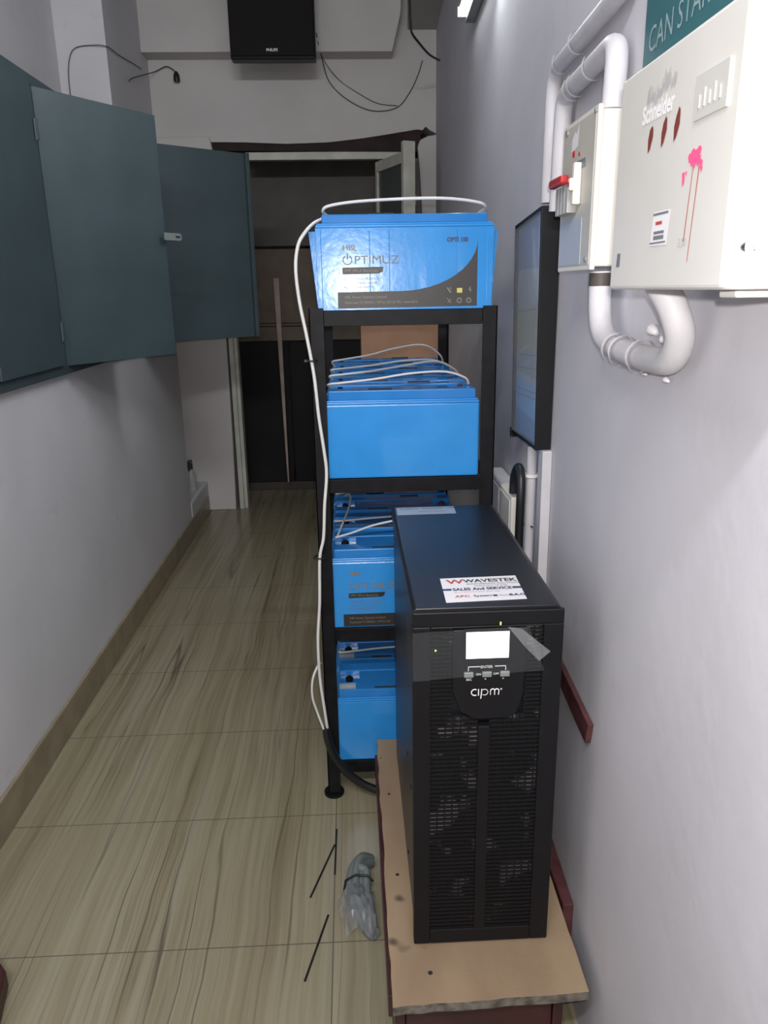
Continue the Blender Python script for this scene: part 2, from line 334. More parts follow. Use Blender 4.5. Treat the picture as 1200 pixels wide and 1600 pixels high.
# door frame of the opening
d = MB(); d.box(-0.775, -0.745, YB-0.02, YB+0.09, 0, 2.20); d.box(-0.745, -0.722, YB+0.0, YB+0.09, 0, 2.19)
o = struct('door_1', MB().box(-0.60, 0.47, YB+0.03, YB+0.09, 2.178, 2.222), 'door_white', bevel=0.003)
d.build('door_post', 'door_white', o, 0.003)
lin = MB(); lin.prism([(-1.05, 2.235), (0.46, 2.215), (0.46, 2.335), (0.25, 2.325), (0.0, 2.29), (-0.4, 2.275), (-1.05, 2.28)], 'y', YB+0.022, YB+0.10)
lin.build('lintel_board', 'dark_lintel', o); MB().box(0.385, 0.475, YB+0.03, YB+0.12, 0, 2.25).build('jamb_board', 'maroon', o)

# ---------------------------------------------------------------- far things
t = thing('door_leaf', 'cream framed door leaf with grey glass standing ajar at right of far doorway', 'door', (0.36, 4.60, 0))
t.rotation_euler = (0, 0, math.radians(20))
f = MB(); f.box(-0.036, 0.036, 0.0, 0.035, 0.005, 2.205)
f.build('stile', 'door_white', t, 0.003)
f = MB(); f.box(-0.018, 0.018, 0.44, 0.47, 0.005, 2.16); f.build('stile', 'door_white', t, 0.003)
for z0, z1 in ((2.10, 2.16), (1.02, 1.12), (0.01, 0.20)):
    MB().box(-0.018, 0.018, 0.036, 0.44, z0, z1).build('rail', 'door_white', t, 0.002)
gl = new_mat('grey_door_glass', (0.10, 0.11, 0.11), 0.25, spec=0.4); M['doorglass'] = gl
MB().box(-0.006, 0.006, 0.036, 0.44, 1.12, 2.10).build('pane', 'doorglass', t)
MB().box(-0.006, 0.006, 0.036, 0.44, 0.20, 1.02).build('lower_panel', 'dark_wood', t)
h = MB(); h.cyl((0.036, 0.012, 1.92), (0.060, 0.012, 1.92), 0.006); h.box(0.036, 0.042, 0.003, 0.02, 1.87, 1.93); h.build('bolt', 'zinc', t)

t = thing('wooden_cupboard', 'dark cupboard with brown upper panels and black lower doors past the doorway', 'cupboard', (-0.12, 5.47, 0))
c = MB(); c.box(-0.95, 0.95, 0.0, 0.45, 0, 0.06); c.box(-0.95, 0.95, 0.43, 0.45, 0.06, 2.5); c.box(-0.95, -0.93, 0.0, 0.43, 0.06, 2.5); c.box(0.93, 0.95, 0.0, 0.43, 0.06, 2.5); c.box(-0.93, 0.93, 0.0, 0.43, 2.48, 2.5)
c.build('carcass', 'dark_wood', t, 0.003)
MB().box(-0.93, 0.93, -0.016, 0.0, 1.705, 2.48).build('upper_panel', 'dark_wood', t, 0.004)
MB().box(-0.93, 0.93, -0.016, 0.0, 1.20, 1.690).build('middle_panel', 'brown_sheet', t, 0.004)
MB().box(-0.94, 0.94, -0.030, 0.0, 1.182, 1.198).build('ledge', 'brown_sheet', t, 0.003)
MB().box(-0.93, 0.93, -0.012, 0.0, 1.08, 1.178).build('apron', 'brown_sheet', t, 0.003)
for k_ in range(3):
    dr = MB().box(-0.925+k_*0.62, -0.315+k_*0.62, -0.012, 0.0, 0.065, 1.072).build('lower_door', 'black_cloth', t, 0.003)
    MB().box(-0.36+k_*0.62, -0.35+k_*0.62, -0.028, -0.012, 0.56, 0.64).build('handle', 'black_steel', dr, 0.002)
o = MB().hexa([(-0.472, 5.30, 0.10), (-0.462, 5.30, 0.10), (-0.462, 5.307, 0.10), (-0.472, 5.307, 0.10)],
              [(-0.510, 5.425, 1.50), (-0.472, 5.425, 1.50), (-0.472, 5.435, 1.50), (-0.510, 5.435, 1.50)]).build('wooden_batten', 'pale_wood', None, 0.001)
tag(o, 'pale thin wooden batten with pointed lower end leaning in the dark doorway', 'batten')
t = thing('cardboard_box', 'plain brown cardboard box glimpsed under the rack top shelf', 'box', (0.285, 4.20, 0))
MB().box(-0.19, 0.19, 0, 0.24, 0.0, 0.70).build('lower_carton', 'dark_wood', t, 0.004)
MB().box(-0.225, 0.225, -0.01, 0.25, 0.702, 1.265).build('body', 'carton', t, 0.004)
MB().box(-0.226, 0.226, -0.0115, -0.0102, 0.95, 0.955).build('flap_seam', 'brown_sheet', t)

# speaker on the beam
t = thing('loudspeaker', 'black loudspeaker hung high on the far wall', 'speaker', (-0.369, 4.60, 2.612))
s = MB(); s.box(-0.228, 0.228, 0.012, 0.10, 0.0, 0.42); s.build('cabinet', 'black_pl', t, 0.008)
s = MB(); s.box(-0.222, 0.222, -0.004, 0.012, 0.012, 0.412); s.build('grille', 'grille', t, 0.006)
s = MB(); s.text('PHILIPS', 0.019, (-0.034, -0.0055, 0.033), (1, 0, 0), (0, 0, 1), 0, 0.0006); s.build('badge', 'white_print', t)
s = MB(); s.box(-0.05, 0.05, 0.10, 0.249, 0.14, 0.24); s.build('bracket', 'black_steel', t, 0.002)

# loose wires on the far wall
def wire(name, pts, r, mat, label, cat='wire', group=None, n=8, parent=None, seg=8):
    o = MB().tube(spline(pts, n), r, seg).build(name, mat, parent)
    if parent is None: tag(o, label, cat, group)
    return o
yw = YB-0.006
wire('loose_wire', [(-0.141, 4.84, 2.80), (-0.118, 4.90, 2.70), (-0.075, yw, 2.585), (0.035, yw, 2.49), (0.175, yw, 2.435), (0.317, yw, 2.452), (0.394, yw, 2.532), (0.442, yw, 2.62), (0.47, yw, 2.70)], 0.0028, 'wire_g', 'thin dark wire sagging deepest below and right of the loudspeaker')
wire('loose_wire', [(-0.135, 4.84, 2.76), (-0.105, 4.90, 2.68), (-0.02, yw, 2.60), (0.09, yw, 2.53), (0.205, yw, 2.475), (0.320, yw, 2.462)], 0.0022, 'wire_g', 'shorter thin wire above the deepest sagging wire by the loudspeaker')
t = thing('bulb_holder', 'small black bulb holder dangling on a wire at top left of far wall', 'holder', (-0.962, yw-0.02, 2.60))
MB().tube([(0, 0, 0.045), (0, 0, 0.03), (0, 0, 0.0), (0, 0, -0.012)], 0.02, 12, 0, True, [0.006, 0.016, 0.019, 0.015]).build('socket', 'wire_k', t)
MB().tube(spline([(0, 0, 0.04), (-0.05, 0, 0.07), (-0.117, 0.0, 0.045), (-0.150, -0.12, 0.00), (-0.150, -0.42, -0.09), (-0.150, -0.49, -0.12)]), 0.003, 8).build('flex', 'wire_g', t)
wire('loose_wire', [(-1.318, 4.15, 2.30), (-1.316, 4.148, 2.42), (-1.300, 4.147, 2.50), (-1.268, 4.147, 2.542), (-1.197, 4.147, 2.553), (-1.121, 4.147, 2.548), (-1.119, 4.35, 2.565), (-1.119, 4.65, 2.60), (-1.119, 4.80, 2.615)], 0.0022, 'wire_g', 'thin wire looping across the white pillar above the green cabinet')

wire('hanging_cable', [(0.333, 4.2, 2.858), (0.334, 4.2, 2.75), (0.337, 4.2, 2.66), (0.345, 4.2, 2.615), (0.385, 4.25, 2.585), (0.45, 4.4, 2.575), (0.525, 4.6, 2.60)], 0.0055, 'wire_k', 'black cable hanging from the added dark slab right of the loudspeaker', 'cable')
# wall tube lamp
t = thing('tube_light', 'lit fluorescent tube light fixed along the right wall near ceiling', 'lamp', (0, 0, 0))
y0, y1 = 1.93, 3.14
MB().hexa([(WX(y0)-0.035, y0, 2.345), (WX(y0)-0.001, y0, 2.345), (WX(y1)-0.001, y1, 2.345), (WX(y1)-0.035, y1, 2.345)],
          [(WX(y0)-0.035, y0, 2.405), (WX(y0)-0.001, y0, 2.405), (WX(y1)-0.001, y1, 2.405), (WX(y1)-0.035, y1, 2.405)]).build('batten', 'zinc', t, 0.003)
MB().cyl((WX(y0)-0.050, y0+0.02, 2.375), (WX(y1)-0.050, y1-0.02, 2.375), 0.013, 16).build('tube', 'tube', t)
for yy in (y0+0.01, y1-0.01):
    MB().box(WX(yy)-0.066, WX(yy)-0.034, yy-0.012, yy+0.012, 2.358, 2.392).build('lamp_holder', 'pvc', t, 0.002)

# ---------------------------------------------------------------- green wall cabinet
t = thing('wall_cabinet', 'dark teal steel wall cabinet with two doors hanging open on left wall', 'cabinet', (-0.98, 2.9, 1.165))
def L(x, y, z): return (x+0.98, y-2.9, z-1.165)
c = MB()
def cb(mb, x0, x1, y0, y1, z0, z1, mi=0):
    a, b_ = L(x0, y0, z0), L(x1, y1, z1); mb.box(a[0], b_[0], a[1], b_[1], a[2], b_[2], mi)
cb(c, -1.355, -1.34, 1.56, 4.29, 1.17, 2.06); cb(c, -1.34, -0.965, 1.56, 4.29, 1.168, 1.183); cb(c, -1.34, -0.965, 1.56, 4.29, 2.045, 2.060)
for yy in (1.56, 2.63, 3.60, 4.275): cb(c, -1.34, -0.965, yy, yy+0.015, 1.183, 2.045)
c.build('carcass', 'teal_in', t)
fr = MB(); cb(fr, -0.975, -0.955, 1.55, 4.30, 1.160, 1.190); cb(fr, -0.975, -0.955, 1.55, 4.30, 2.035, 2.066)
for yy in (1.55, 2.60, 3.16, 3.585, 4.26): cb(fr, -0.975, -0.956, yy, yy+0.04, 1.19, 2.035)
fr.build('face_frame', 'teal', t, 0.002)
for ya, yb in ((1.60, 2.09), (2.11, 2.595), (3.21, 3.58)):
    dmb = MB(); cb(dmb, -0.958, -0.942, ya, yb, 1.193, 2.032)
    do = dmb.build('door', 'teal', t, 0.002)
    if ya < 3:
        for zz in (1.30, 1.90):
            hm = MB(); hm.cyl(L(-0.938, yb-0.012, zz-0.03), L(-0.938, yb-0.012, zz+0.03), 0.004, 10); hm.build('hinge', 'teal', do)
def leaf(px, py, ang, w_, z0, z1, hasp):
    e_ = MB(); e_.box(0, w_, 0, 0.016, z0-1.165, z1-1.165)
    do = e_.build('door', 'teal', t, 0.002)
    do.location = (px+0.98, py-2.9, 0); do.rotation_euler = (0, 0, ang)
    if not hasp: 
        for a_, b_, c_ in ((w_-0.020, w_-0.001, -0.022),): MB().box(a_, b_, c_, 0.0, z0-1.165, z1-1.165).build('folded_edge', 'teal', do, 0.002)
    for zz in (z0+0.12, z1-0.12):
        MB().cyl((0, 0.0, zz-1.165-0.03), (0, 0.0, zz-1.165+0.03), 0.006, 10).build('hinge', 'teal', do)
    if hasp:
        hp = MB(); z_ = 1.620-1.165
        hp.prism([(w_-0.03, z_-0.013), (w_+0.050, z_-0.013), (w_+0.058, z_-0.006), (w_+0.058, z_+0.006), (w_+0.050, z_+0.013), (w_-0.03, z_+0.013)], 'y', -0.026, -0.022)
        hp.prism([(w_+0.026, z_-0.004), (w_+0.050, z_-0.004), (w_+0.050, z_+0.004), (w_+0.026, z_+0.004)], 'y', -0.0266, -0.026, 1)
        hp.build('hasp', ['zinc', 'teal_in'], do)
leaf(-0.955, 2.640, math.pi/2-math.radians(32.6), 0.505, 1.186, 2.034, True)
leaf(-0.955, 3.615, math.pi/2-math.radians(51.5), 0.620, 1.196, 2.052, False)

# bottle on the ledge
t = thing('spray_bottle', 'small cloudy bottle with dark green trigger cap on the left ledge', 'bottle', (-1.03, 4.72, 0.206))
MB().tube([(0, 0, 0), (0, 0, 0.01), (0, 0, 0.09), (0, 0, 0.125), (0, 0, 0.14)], 0.03, 16, 0, True, [0.030, 0.033, 0.033, 0.018, 0.014]).build('bottle_body', 'bottle', t)
k = MB(); k.tube([(0, 0, 0.14), (0, 0, 0.175)], 0.017, 14); k.box(-0.012, 0.012, -0.05, 0.022, 0.175, 0.195); k.box(-0.006, 0.006, -0.035, -0.025, 0.135, 0.178)
k.build('trigger_cap', 'green_pl', t, 0.002)

# ---------------------------------------------------------------- battery rack
RX0, RX1, RY0, RY1 = -0.098, 0.362, 1.894, 2.86
SH = [0.112, 0.530, 0.950, 1.370]          # shelf tops
t = thing('battery_rack', 'black angle-iron rack of four shelves holding the blue batteries', 'rack', (0.132, 2.38, 0))
cx, cy = 0.132, 2.38
def post(x, y, sx_, sy_, zb):
    w_, th = 0.036, 0.004; p = MB(); xa, ya = x-cx, y-cy; zt = 1.377
    p.box(min(xa, xa+sx_*w_), max(xa, xa+sx_*w_), min(ya, ya+sy_*th), max(ya, ya+sy_*th), zb, zt)
    p.box(min(xa, xa+sx_*th), max(xa, xa+sx_*th), min(ya, ya+sy_*w_), max(ya, ya+sy_*w_), zb, zt)
    o_ = p.build('post', 'black_steel', t, 0.001)
    q = MB(); q.cyl((xa+sx_*0.016, ya+sy_*0.016, 0), (xa+sx_*0.016, ya+sy_*0.016, 0.008), 0.029, 28); q.cyl((xa+sx_*0.016, ya+sy_*0.016, 0.008), (xa+sx_*0.016, ya+sy_*0.016, zb+0.01), 0.012, 16)
    q.build('foot_disc', 'black_pl', o_)
for (x, sx_) in ((RX0, 1), (RX1, -1)):
    for (y, sy_) in ((RY0, 1), (RY1, -1)): post(x, y, sx_, sy_, 0.012)
for z in SH:
    q = MB(); xa, xb, ya, yb = RX0-cx+0.036, RX1-cx-0.036, RY0-cy, RY1-cy; h = 0.036; th = 0.004
    q.box(xa, xb, ya+0.004, ya+0.008, z-h, z); q.box(xa, xb, ya+0.008, ya+0.040, z-th, z); q.box(xa, xb, yb-0.008, yb-0.004, z-h, z); q.box(xa, xb, yb-0.04, yb-0.008, z-th, z)
    q.box(RX0-cx+0.004, RX0-cx+0.008, ya+0.036, yb-0.036, z-h, z); q.box(RX0-cx+0.008, RX0-cx+0.040, ya+0.04, yb-0.04, z-th, z)
    q.box(RX1-cx-0.008, RX1-cx-0.004, ya+0.036, yb-0.036, z-h, z); q.box(RX1-cx-0.040, RX1-cx-0.008, ya+0.04, yb-0.04, z-th, z)
    q.build('shelf_frame', 'black_steel', t, 0.001)

# ---------------------------------------------------------------- batteries
def battery_label(mb, w, big):
    """printed front; local x from -w/2, y = front, z up. materials: 0 blackprint 1 gold 2 grey 3 yellow 4 navy 5 white"""
    y = -0.0006; X0 = -w/2
    def F(pts, mi, yy=y): mb.flat([(a, yy, b_) for a, b_ in pts], mi)
    if big:
        k0 = 0.049; xr = 0.386
        curve = [(xr, 0.160)]+[(xr-0.175*math.sin(q*math.pi/20)-0.0, 0.160-0.119*(1-math.cos(q*math.pi/20))-0.0) for q in range(1, 11)]
        curve = []
        for q in range(0, 13):
            a = q/12*math.pi/2; curve.append((X0+xr-0.185*(1-math.cos(a)), 0.160-0.117*math.sin(a)))
        F([(X0+k0, 0.004), (X0+xr, 0.006)]+curve+[(X0+k0, 0.042)], 0)
        tx = X0+0.062
        for d_ in (0, 0.0006, 0.0012): mb.text('HBL', 0.0175, (tx+d_, y-d_*0.05, 0.137), (1, 0, 0), (0, 0, 1), 1, 0.0, 1.15)
        ox, oz = tx+0.0125, 0.1155
        for rr in range(14):
            a0 = math.radians(90+28+rr*(304/14)); a1 = math.radians(90+28+(rr+1)*(304/14))
            F([(ox+0.0090*math.cos(a0), oz+0.0090*math.sin(a0)), (ox+0.0115*math.cos(a0), oz+0.0115*math.sin(a0)), (ox+0.0115*math.cos(a1), oz+0.0115*math.sin(a1)), (ox+0.0090*math.cos(a1), oz+0.0090*math.sin(a1))], 2)
        F([(ox-0.0015, oz+0.001), (ox+0.0015, oz+0.001), (ox+0.0015, oz+0.016), (ox-0.0015, oz+0.016)], 2)
        mb.text('PTIMUZ', 0.027, (tx+0.028, y, 0.1065), (1, 0, 0), (0, 0, 1), 2, 0.0, 1.14)
        F([(tx, 0.083), (tx+0.086, 0.084), (tx+0.096, 0.088), (tx+0.098, 0.0995), (tx, 0.0985)], 0)
        mb.text('SMF VRLA Batteries', 0.0100, (tx+0.004, y-0.0003, 0.0880), (1, 0, 0), (0, 0, 1), 1, 0.0, 0.98)
        for i, s_ in enumerate(('CHARGE with RELIABLE', 'for Performance and life', 'high efficiency battery')):
            mb.text(s_, 0.0085, (tx+0.003, y, 0.070-i*0.0095), (1, 0, 0), (0, 0, 1), 2, 0.0, 0.95)
        mb.text('HBL Power Systems Limited', 0.0088, (tx+0.003, y-0.0003, 0.0275), (1, 0, 0), (0, 0, 1), 1)
        mb.text('Hyderabad TS 500034, 1 877xx 355 66 7811 www.hbl.in', 0.0088, (tx+0.003, y-0.0003, 0.0150), (1, 0, 0), (0, 0, 1), 1, 0, 0.88)
        mb.text('OPTI 100', 0.0135, (X0+0.312, y, 0.154), (1, 0, 0), (0, 0, 1), 4, 0.0007, 0.95)
        for (a, b_, mi) in ((0.318, 0.037, 1), (0.343, 0.037, 3), (0.368, 0.037, 1), (0.318, 0.013, 1), (0.343, 0.013, 1), (0.366, 0.013, 1)):
            xx = X0+a; yy = y-0.0003
            if mi == 3: F([(xx-0.006, b_), (xx+0.007, b_), (xx+0.007, b_+0.011), (xx-0.006, b_+0.011)], 3, yy)
            elif b_ > 0.03 and a < 0.33: F([(xx-0.006, b_+0.012), (xx-0.003, b_+0.013), (xx+0.006, b_), (xx+0.002, b_)], 1, yy); F([(xx+0.001, b_+0.013), (xx+0.004, b_+0.013), (xx+0.006, b_+0.004)], 1, yy)
            elif b_ > 0.03: F([(xx, b_+0.014), (xx+0.002, b_+0.014), (xx+0.001, b_+0.008), (xx+0.005, b_+0.008), (xx+0.001, b_-0.001), (xx+0.001, b_+0.006), (xx-0.003, b_+0.006)], 1, yy)
            elif a < 0.33: F([(xx-0.006, b_+0.012), (xx-0.004, b_+0.012), (xx+0.006, b_), (xx+0.004, b_)], 1, yy); F([(xx+0.004, b_+0.010), (xx+0.006, b_+0.010), (xx-0.002, b_+0.001), (xx-0.004, b_+0.001)], 1, yy)
            else:
                R_ = 0.0065
                for rr in range(12):
                    a0, a1 = rr*math.pi/6, (rr+1)*math.pi/6
                    F([(xx+R_*.6*math.cos(a0), b_+0.006+R_*.6*math.sin(a0)), (xx+R_*math.cos(a0), b_+0.006+R_*math.sin(a0)), (xx+R_*math.cos(a1), b_+0.006+R_*math.sin(a1)), (xx+R_*.6*math.cos(a1), b_+0.006+R_*.6*math.sin(a1))], 1, yy)
    else:
        F([(X0+0.030, 0.004), (X0+0.360, 0.006), (X0+0.360, 0.041), (X0+0.030, 0.040)], 0)
        F([(X0+0.046, 0.087), (X0+0.135, 0.089), (X0+0.142, 0.093), (X0+0.144, 0.103), (X0+0.046, 0.101)], 0)
        mb.text('SMF VRLA Batteries', 0.0098, (X0+0.050, y-0.0003, 0.0915), (1, 0, 0), (0, 0, 1), 1, 0, 0.93)
        for d_ in (0, 0.0006, 0.0012): mb.text('HBL', 0.017, (X0+0.046+d_, y-d_*0.05, 0.152), (1, 0, 0), (0, 0, 1), 1, 0.0, 1.1)
        mb.text('OPTIMUZ', 0.027, (X0+0.046, y, 0.112), (1, 0, 0), (0, 0, 1), 1, 0.0, 1.1)
        for i, s_ in enumerate(('CHARGE with RELIABLE', 'for Performance and life', 'high efficiency battery')):
            mb.text(s_, 0.0085, (X0+0.050, y, 0.072-i*0.0095), (1, 0, 0), (0, 0, 1), 2, 0.0, 0.95)
        mb.text('HBL Power Systems Limited', 0.0085, (X0+0.046, y-0.0003, 0.0255), (1, 0, 0), (0, 0, 1), 1)
        mb.text('Hyderabad TS 500034, 1 877xx 355', 0.0085, (X0+0.046, y-0.0003, 0.0135), (1, 0, 0), (0, 0, 1), 1, 0, 0.9)
LBLM = ['black_print', 'gold_print', 'grey_print', 'yellow_print', 'navy_print', 'white_print']

def make_battery(label, loc, wide=False, printed=False):
    t = thing('battery', label, 'battery', loc, 0, None)
    w = 0.425 if wide else 0.391; d = 0.168; hs = 0.196 if not wide else 0.194; ht = 0.226 if not wide else 0.219
    b_ = MB(); X = w/2
    # tapered moulded case behind the flat front, with collar and ribs
    fl = 0.006 if wide else 0.0
    b_.hexa([(-X+fl*0.5, 0.0, 0), (X-fl*0.5, 0.0, 0), (X-fl*0.5, d, 0), (-X+fl*0.5, d, 0)], [(-X, 0.0, hs-0.006), (X, 0.0, hs-0.006), (X, d, hs-0.006), (-X, d, hs-0.006)])
    if wide:
        b_.hexa([(-X, 0.022, 0.002), (X, 0.022, 0.002), (X, d-0.02, 0.002), (-X, d-0.02, 0.002)], [(-X-0.017, 0.022, hs-0.012), (X+0.013, 0.022, hs-0.012), (X+0.013, d-0.02, hs-0.012), (-X-0.017, d-0.02, hs-0.012)])
        for q in (0.03, 0.30, 0.41, 0.79, 0.965): b_.tube([(-X+w*q, 0.0014, 0.008), (-X+w*q, 0.0014, hs-0.012)], 0.0019, 8)
    case = b_.build('case', 'blue', t, 0.004)
    c_ = MB(); c_.box(-X+0.001, X-0.001, -0.002, d-0.001, hs-0.006, hs); c_.box(-X+0.004, X-0.004, 0.002, d-0.004, hs, hs+0.004)
    c_.build('collar', 'blue', t, 0.0015)
    l_ = MB(); xi = 0.009 if not wide else 0.016
    l_.box(-X+xi, X-xi, 0.005, 0.050, hs+0.003, ht-0.001); l_.box(-X+xi, X-xi, d-0.050, d-0.005, hs+0.003, ht-0.001)
    l_.box(-X+xi+0.06, X-xi-0.06, 0.050, d-0.050, hs+0.003, ht-0.004); l_.box(-X+xi, X-xi, 0.050, d-0.050, hs+0.003, ht-0.016)
    l_.build('lid', 'blue_lid_shade', t, 0.003)
    for sx_, mt_ in ((-1, 'black_pl'), (1, 'dark_red')):
        q = MB(); q.tube([(sx_*(X-xi-0.030), d/2, ht-0.016), (sx_*(X-xi-0.030), d/2, ht-0.006)], 0.011, 16); q.tube([(sx_*(X-xi-0.030), d/2, ht-0.006), (sx_*(X-xi-0.030), d/2, ht-0.001)], 0.006, 12)
        q.build('terminal', mt_, t)
    for s_ in (-1, 1):
        q = MB(); q.tube([(s_*0.055-0.03, 0.012 if s_ < 0 else d-0.012, ht-0.001), (s_*0.055+0.03, 0.012 if s_ < 0 else d-0.012, ht-0.001)], 0.0035, 8)
        q.build('handle', 'black_pl', t)
    if printed:
        q = MB(); battery_label(q, w, wide); q.build('label', LBLM, t)
    return t
order = ['front', 'second from the front', 'third from the front', 'fourth from the front', 'rearmost']
shelf_name = ['bottom shelf', 'second shelf from the bottom', 'shelf just under the top', 'top shelf']
BX = 0.128
b1 = make_battery('wide blue battery with full printed front standing alone on top of the rack', (0.1375, 1.900, SH[3]+0.001), True, True)
b2 = make_battery('plain blue battery without print, frontmost on the shelf just under the top', (BX, 1.903, SH[2]+0.001))
b3 = make_battery('blue battery with black pill print, frontmost on the second shelf from the bottom', (BX, 1.903, SH[1]+0.001), False, True)
b2['group'] = 'blue batteries on the rack shelves'; b1['group'] = b2['group']; b3['group'] = b2['group']
def copy_tree(root, loc, label):
    r = root.copy(); COL.objects.link(r); r.location = loc; r['label'] = label
    for ch in list(root.children):
        c_ = ch.copy(); COL.objects.link(c_); c_.parent = r
        for g in ch.children:
            g_ = g.copy(); COL.objects.link(g_); g_.parent = c_
    return r
PITCHY = 0.186
def sticker_on(bat):
    q = MB(); q.box(-0.185, -0.138, 0.010, 0.042, 0.2251, 0.2257); q.text('WG01', 0.017, (-0.182, 0.018, 0.2260), (1, 0, 0), (0, 1, 0), 1, 0, 0.9)
    q.build('date_sticker', ['sticker_grey', 'white_print'], bat)
for sh_i, n in ((2, 5), (1, 4), (0, 3)):
    for k in range(n):
        if k == 0 and sh_i in (1, 2): continue
        pos = order[k] if not (k == n-1) else 'rearmost'
        lab = 'blue battery on the %s, %s of its row' % (shelf_name[sh_i], pos)
        if sh_i == 0 and k == 0: lab = 'blue battery with a small date sticker, frontmost on the bottom shelf'
        bb = copy_tree(b2, (BX+random.uniform(-0.003, 0.003), 1.903+k*PITCHY, SH[sh_i]+0.001), lab)
        if sh_i == 0 and k < 2: sticker_on(bb)

# cables looping between batteries
G = 'white battery cables'
wire('battery_cable', [(-0.048, 1.975, 1.592), (-0.056, 1.94, 1.600), (-0.040, 1.93, 1.610), (0.029, 1.93, 1.619), (0.152, 1.93, 1.624), (0.245, 1.93, 1.623), (0.318, 1.935, 1.614), (0.336, 1.955, 1.604), (0.325, 1.978, 1.595)], 0.0036, 'wire_w', 'white cable arching over the topmost blue battery', 'cable', G)
pts = [(-0.050, 1.972, 1.588), (-0.078, 1.93, 1.572), (-0.100, 1.88, 1.545), (-0.115, 1.872, 1.517), (-0.122, 1.870, 1.468), (-0.117, 1.870, 1.396), (-0.102, 1.870, 1.306), (-0.089, 1.870, 1.215), (-0.082, 1.870, 1.120), (-0.073, 1.870, 1.040), (-0.068, 1.870, 0.974), (-0.076, 1.870, 0.890), (-0.082, 1.870, 0.804), (-0.094, 1.870, 0.746), (-0.099, 1.870, 0.625), (-0.108, 1.870, 0.513), (-0.107, 1.870, 0.398), (-0.098, 1.870, 0.298), (-0.092, 1.870, 0.235)]
wire('battery_cable', pts, 0.0042, 'wire_w', 'long white cable hanging down the left front post of the rack', 'cable', G)
wire('battery_cable', [(-0.104, 1.880, 0.440), (-0.116, 1.880, 0.423), (-0.128, 1.872, 0.390), (-0.130, 1.872, 0.339), (-0.118, 1.872, 0.289), (-0.103, 1.866, 0.242)], 0.0034, 'wire_w', 'short bowed white cable beside the rack foot, entering the black sleeve', 'cable', G)
wire('corrugated_sleeve', [(-0.096, 1.870, 0.243), (-0.090, 1.870, 0.196), (-0.072, 1.870, 0.143), (-0.037, 1.868, 0.093), (0.004, 1.865, 0.058), (0.055, 1.86, 0.036), (0.11, 1.85, 0.03)], 0.0115, 'wire_k', 'black cable sleeve curving from the rack foot towards the plywood stand', 'sleeve', None, 8, None, 12)
for (x, z, s_) in ((-0.0945, 1.255, 'upper'), (-0.0935, 0.748, 'lower')):
    q = MB(); n = 20
    q.tube([(x+0.010*math.cos(a)*1.4, 1.877+0.014*math.sin(a), z) for a in [i*2*math.pi/n for i in range(n+1)]], 0.0022, 6)
    q.box(x-0.017, x-0.010, 1.866, 1.874, z-0.003, z+0.003)
    tag(q.build('cable_tie', 'wire_k'), 'small black cable tie, %s of two on the long hanging white cable' % s_, 'cable tie', 'cable ties on the hanging cable')
for sh_i, arcs in ((2, [(1.96, 0.032, 0.005, 'front'), (2.15, 0.034, 0.012, 'middle'), (2.33, 0.030, 0.004, 'third'), (2.52, 0.055, 0.012, 'rearmost')]), (1, [(1.97, 0.045, -0.3, 'front'), (2.16, 0.012, 0.0, 'middle'), (2.45, 0.030, 0.0, 'rearmost')]), (0, [(2.14, 0.012, 0.0, 'only')])):
    for (yy, hh, tilt, w_) in arcs:
        z0 = SH[sh_i]+0.228
        if tilt == -0.3:
            P_ = [(-0.055, yy+0.03, z0+0.002), (-0.01, yy+0.03, z0+0.014), (0.06, yy+0.02, z0+0.040), (0.15, yy+0.01, z0+0.056), (0.24, yy+0.01, z0+0.045), (0.29, yy+0.02, z0+0.004)]
        else:
            P_ = [(-0.052, yy+0.02, z0-0.002), (-0.058, yy-0.01, z0+hh*0.30), (-0.02, yy-0.01, z0+hh*0.42), (0.06, yy, z0+hh*0.62), (0.15, yy, z0+hh), (0.24, yy+0.01, z0+hh*0.92+tilt), (0.295, yy+0.02, z0+hh*0.55), (0.308, yy+0.03, z0)]
        nm = {2: 'shelf just under the top', 1: 'second shelf from the bottom', 0: 'bottom shelf'}[sh_i]
        lab = ('%s white cable loop lying over the batteries of the %s' % (w_, nm)) if w_ != 'only' else 'white cable lying over the batteries of the bottom shelf'
        wire('battery_cable', P_, 0.0030, 'wire_w', lab, 'cable', G)
wire('battery_cable', [(-0.05, 2.0, SH[1]+0.232), (-0.035, 2.08, SH[1]+0.245), (-0.015, 2.2, SH[1]+0.262), (-0.012, 2.33, SH[1]+0.262), (-0.03, 2.42, SH[1]+0.235)], 0.0030, 'wire_w', 'white cable crossing from front to back on the second shelf batteries', 'cable', G)

# ---------------------------------------------------------------- stool, plywood and the inverter cabinet
t = thing('wooden_stool', 'low maroon wooden box stool under the plywood board', 'stool', (0.20, 1.42, 0))
q = MB(); q.box(-0.152, -0.134, -0.375, 0.40, 0, 0.200); q.build('side_panel', 'maroon', t, 0.002)
q = MB(); q.box(0.134, 0.152, -0.375, 0.40, 0, 0.200); q.build('side_panel', 'maroon', t, 0.002)
q = MB(); q.box(-0.133, 0.133, -0.370, -0.352, 0.0, 0.198); q.build('front_panel', 'maroon', t, 0.002)
q = MB(); q.box(-0.133, 0.133, -0.35, 0.40, 0.180, 0.198); q.build('top_panel', 'maroon', t)
q = MB(); q.box(-0.163, -0.153, -0.36, 0.38, 0.150, 0.198); q.build('edge_rail', 'maroon', t, 0.002)
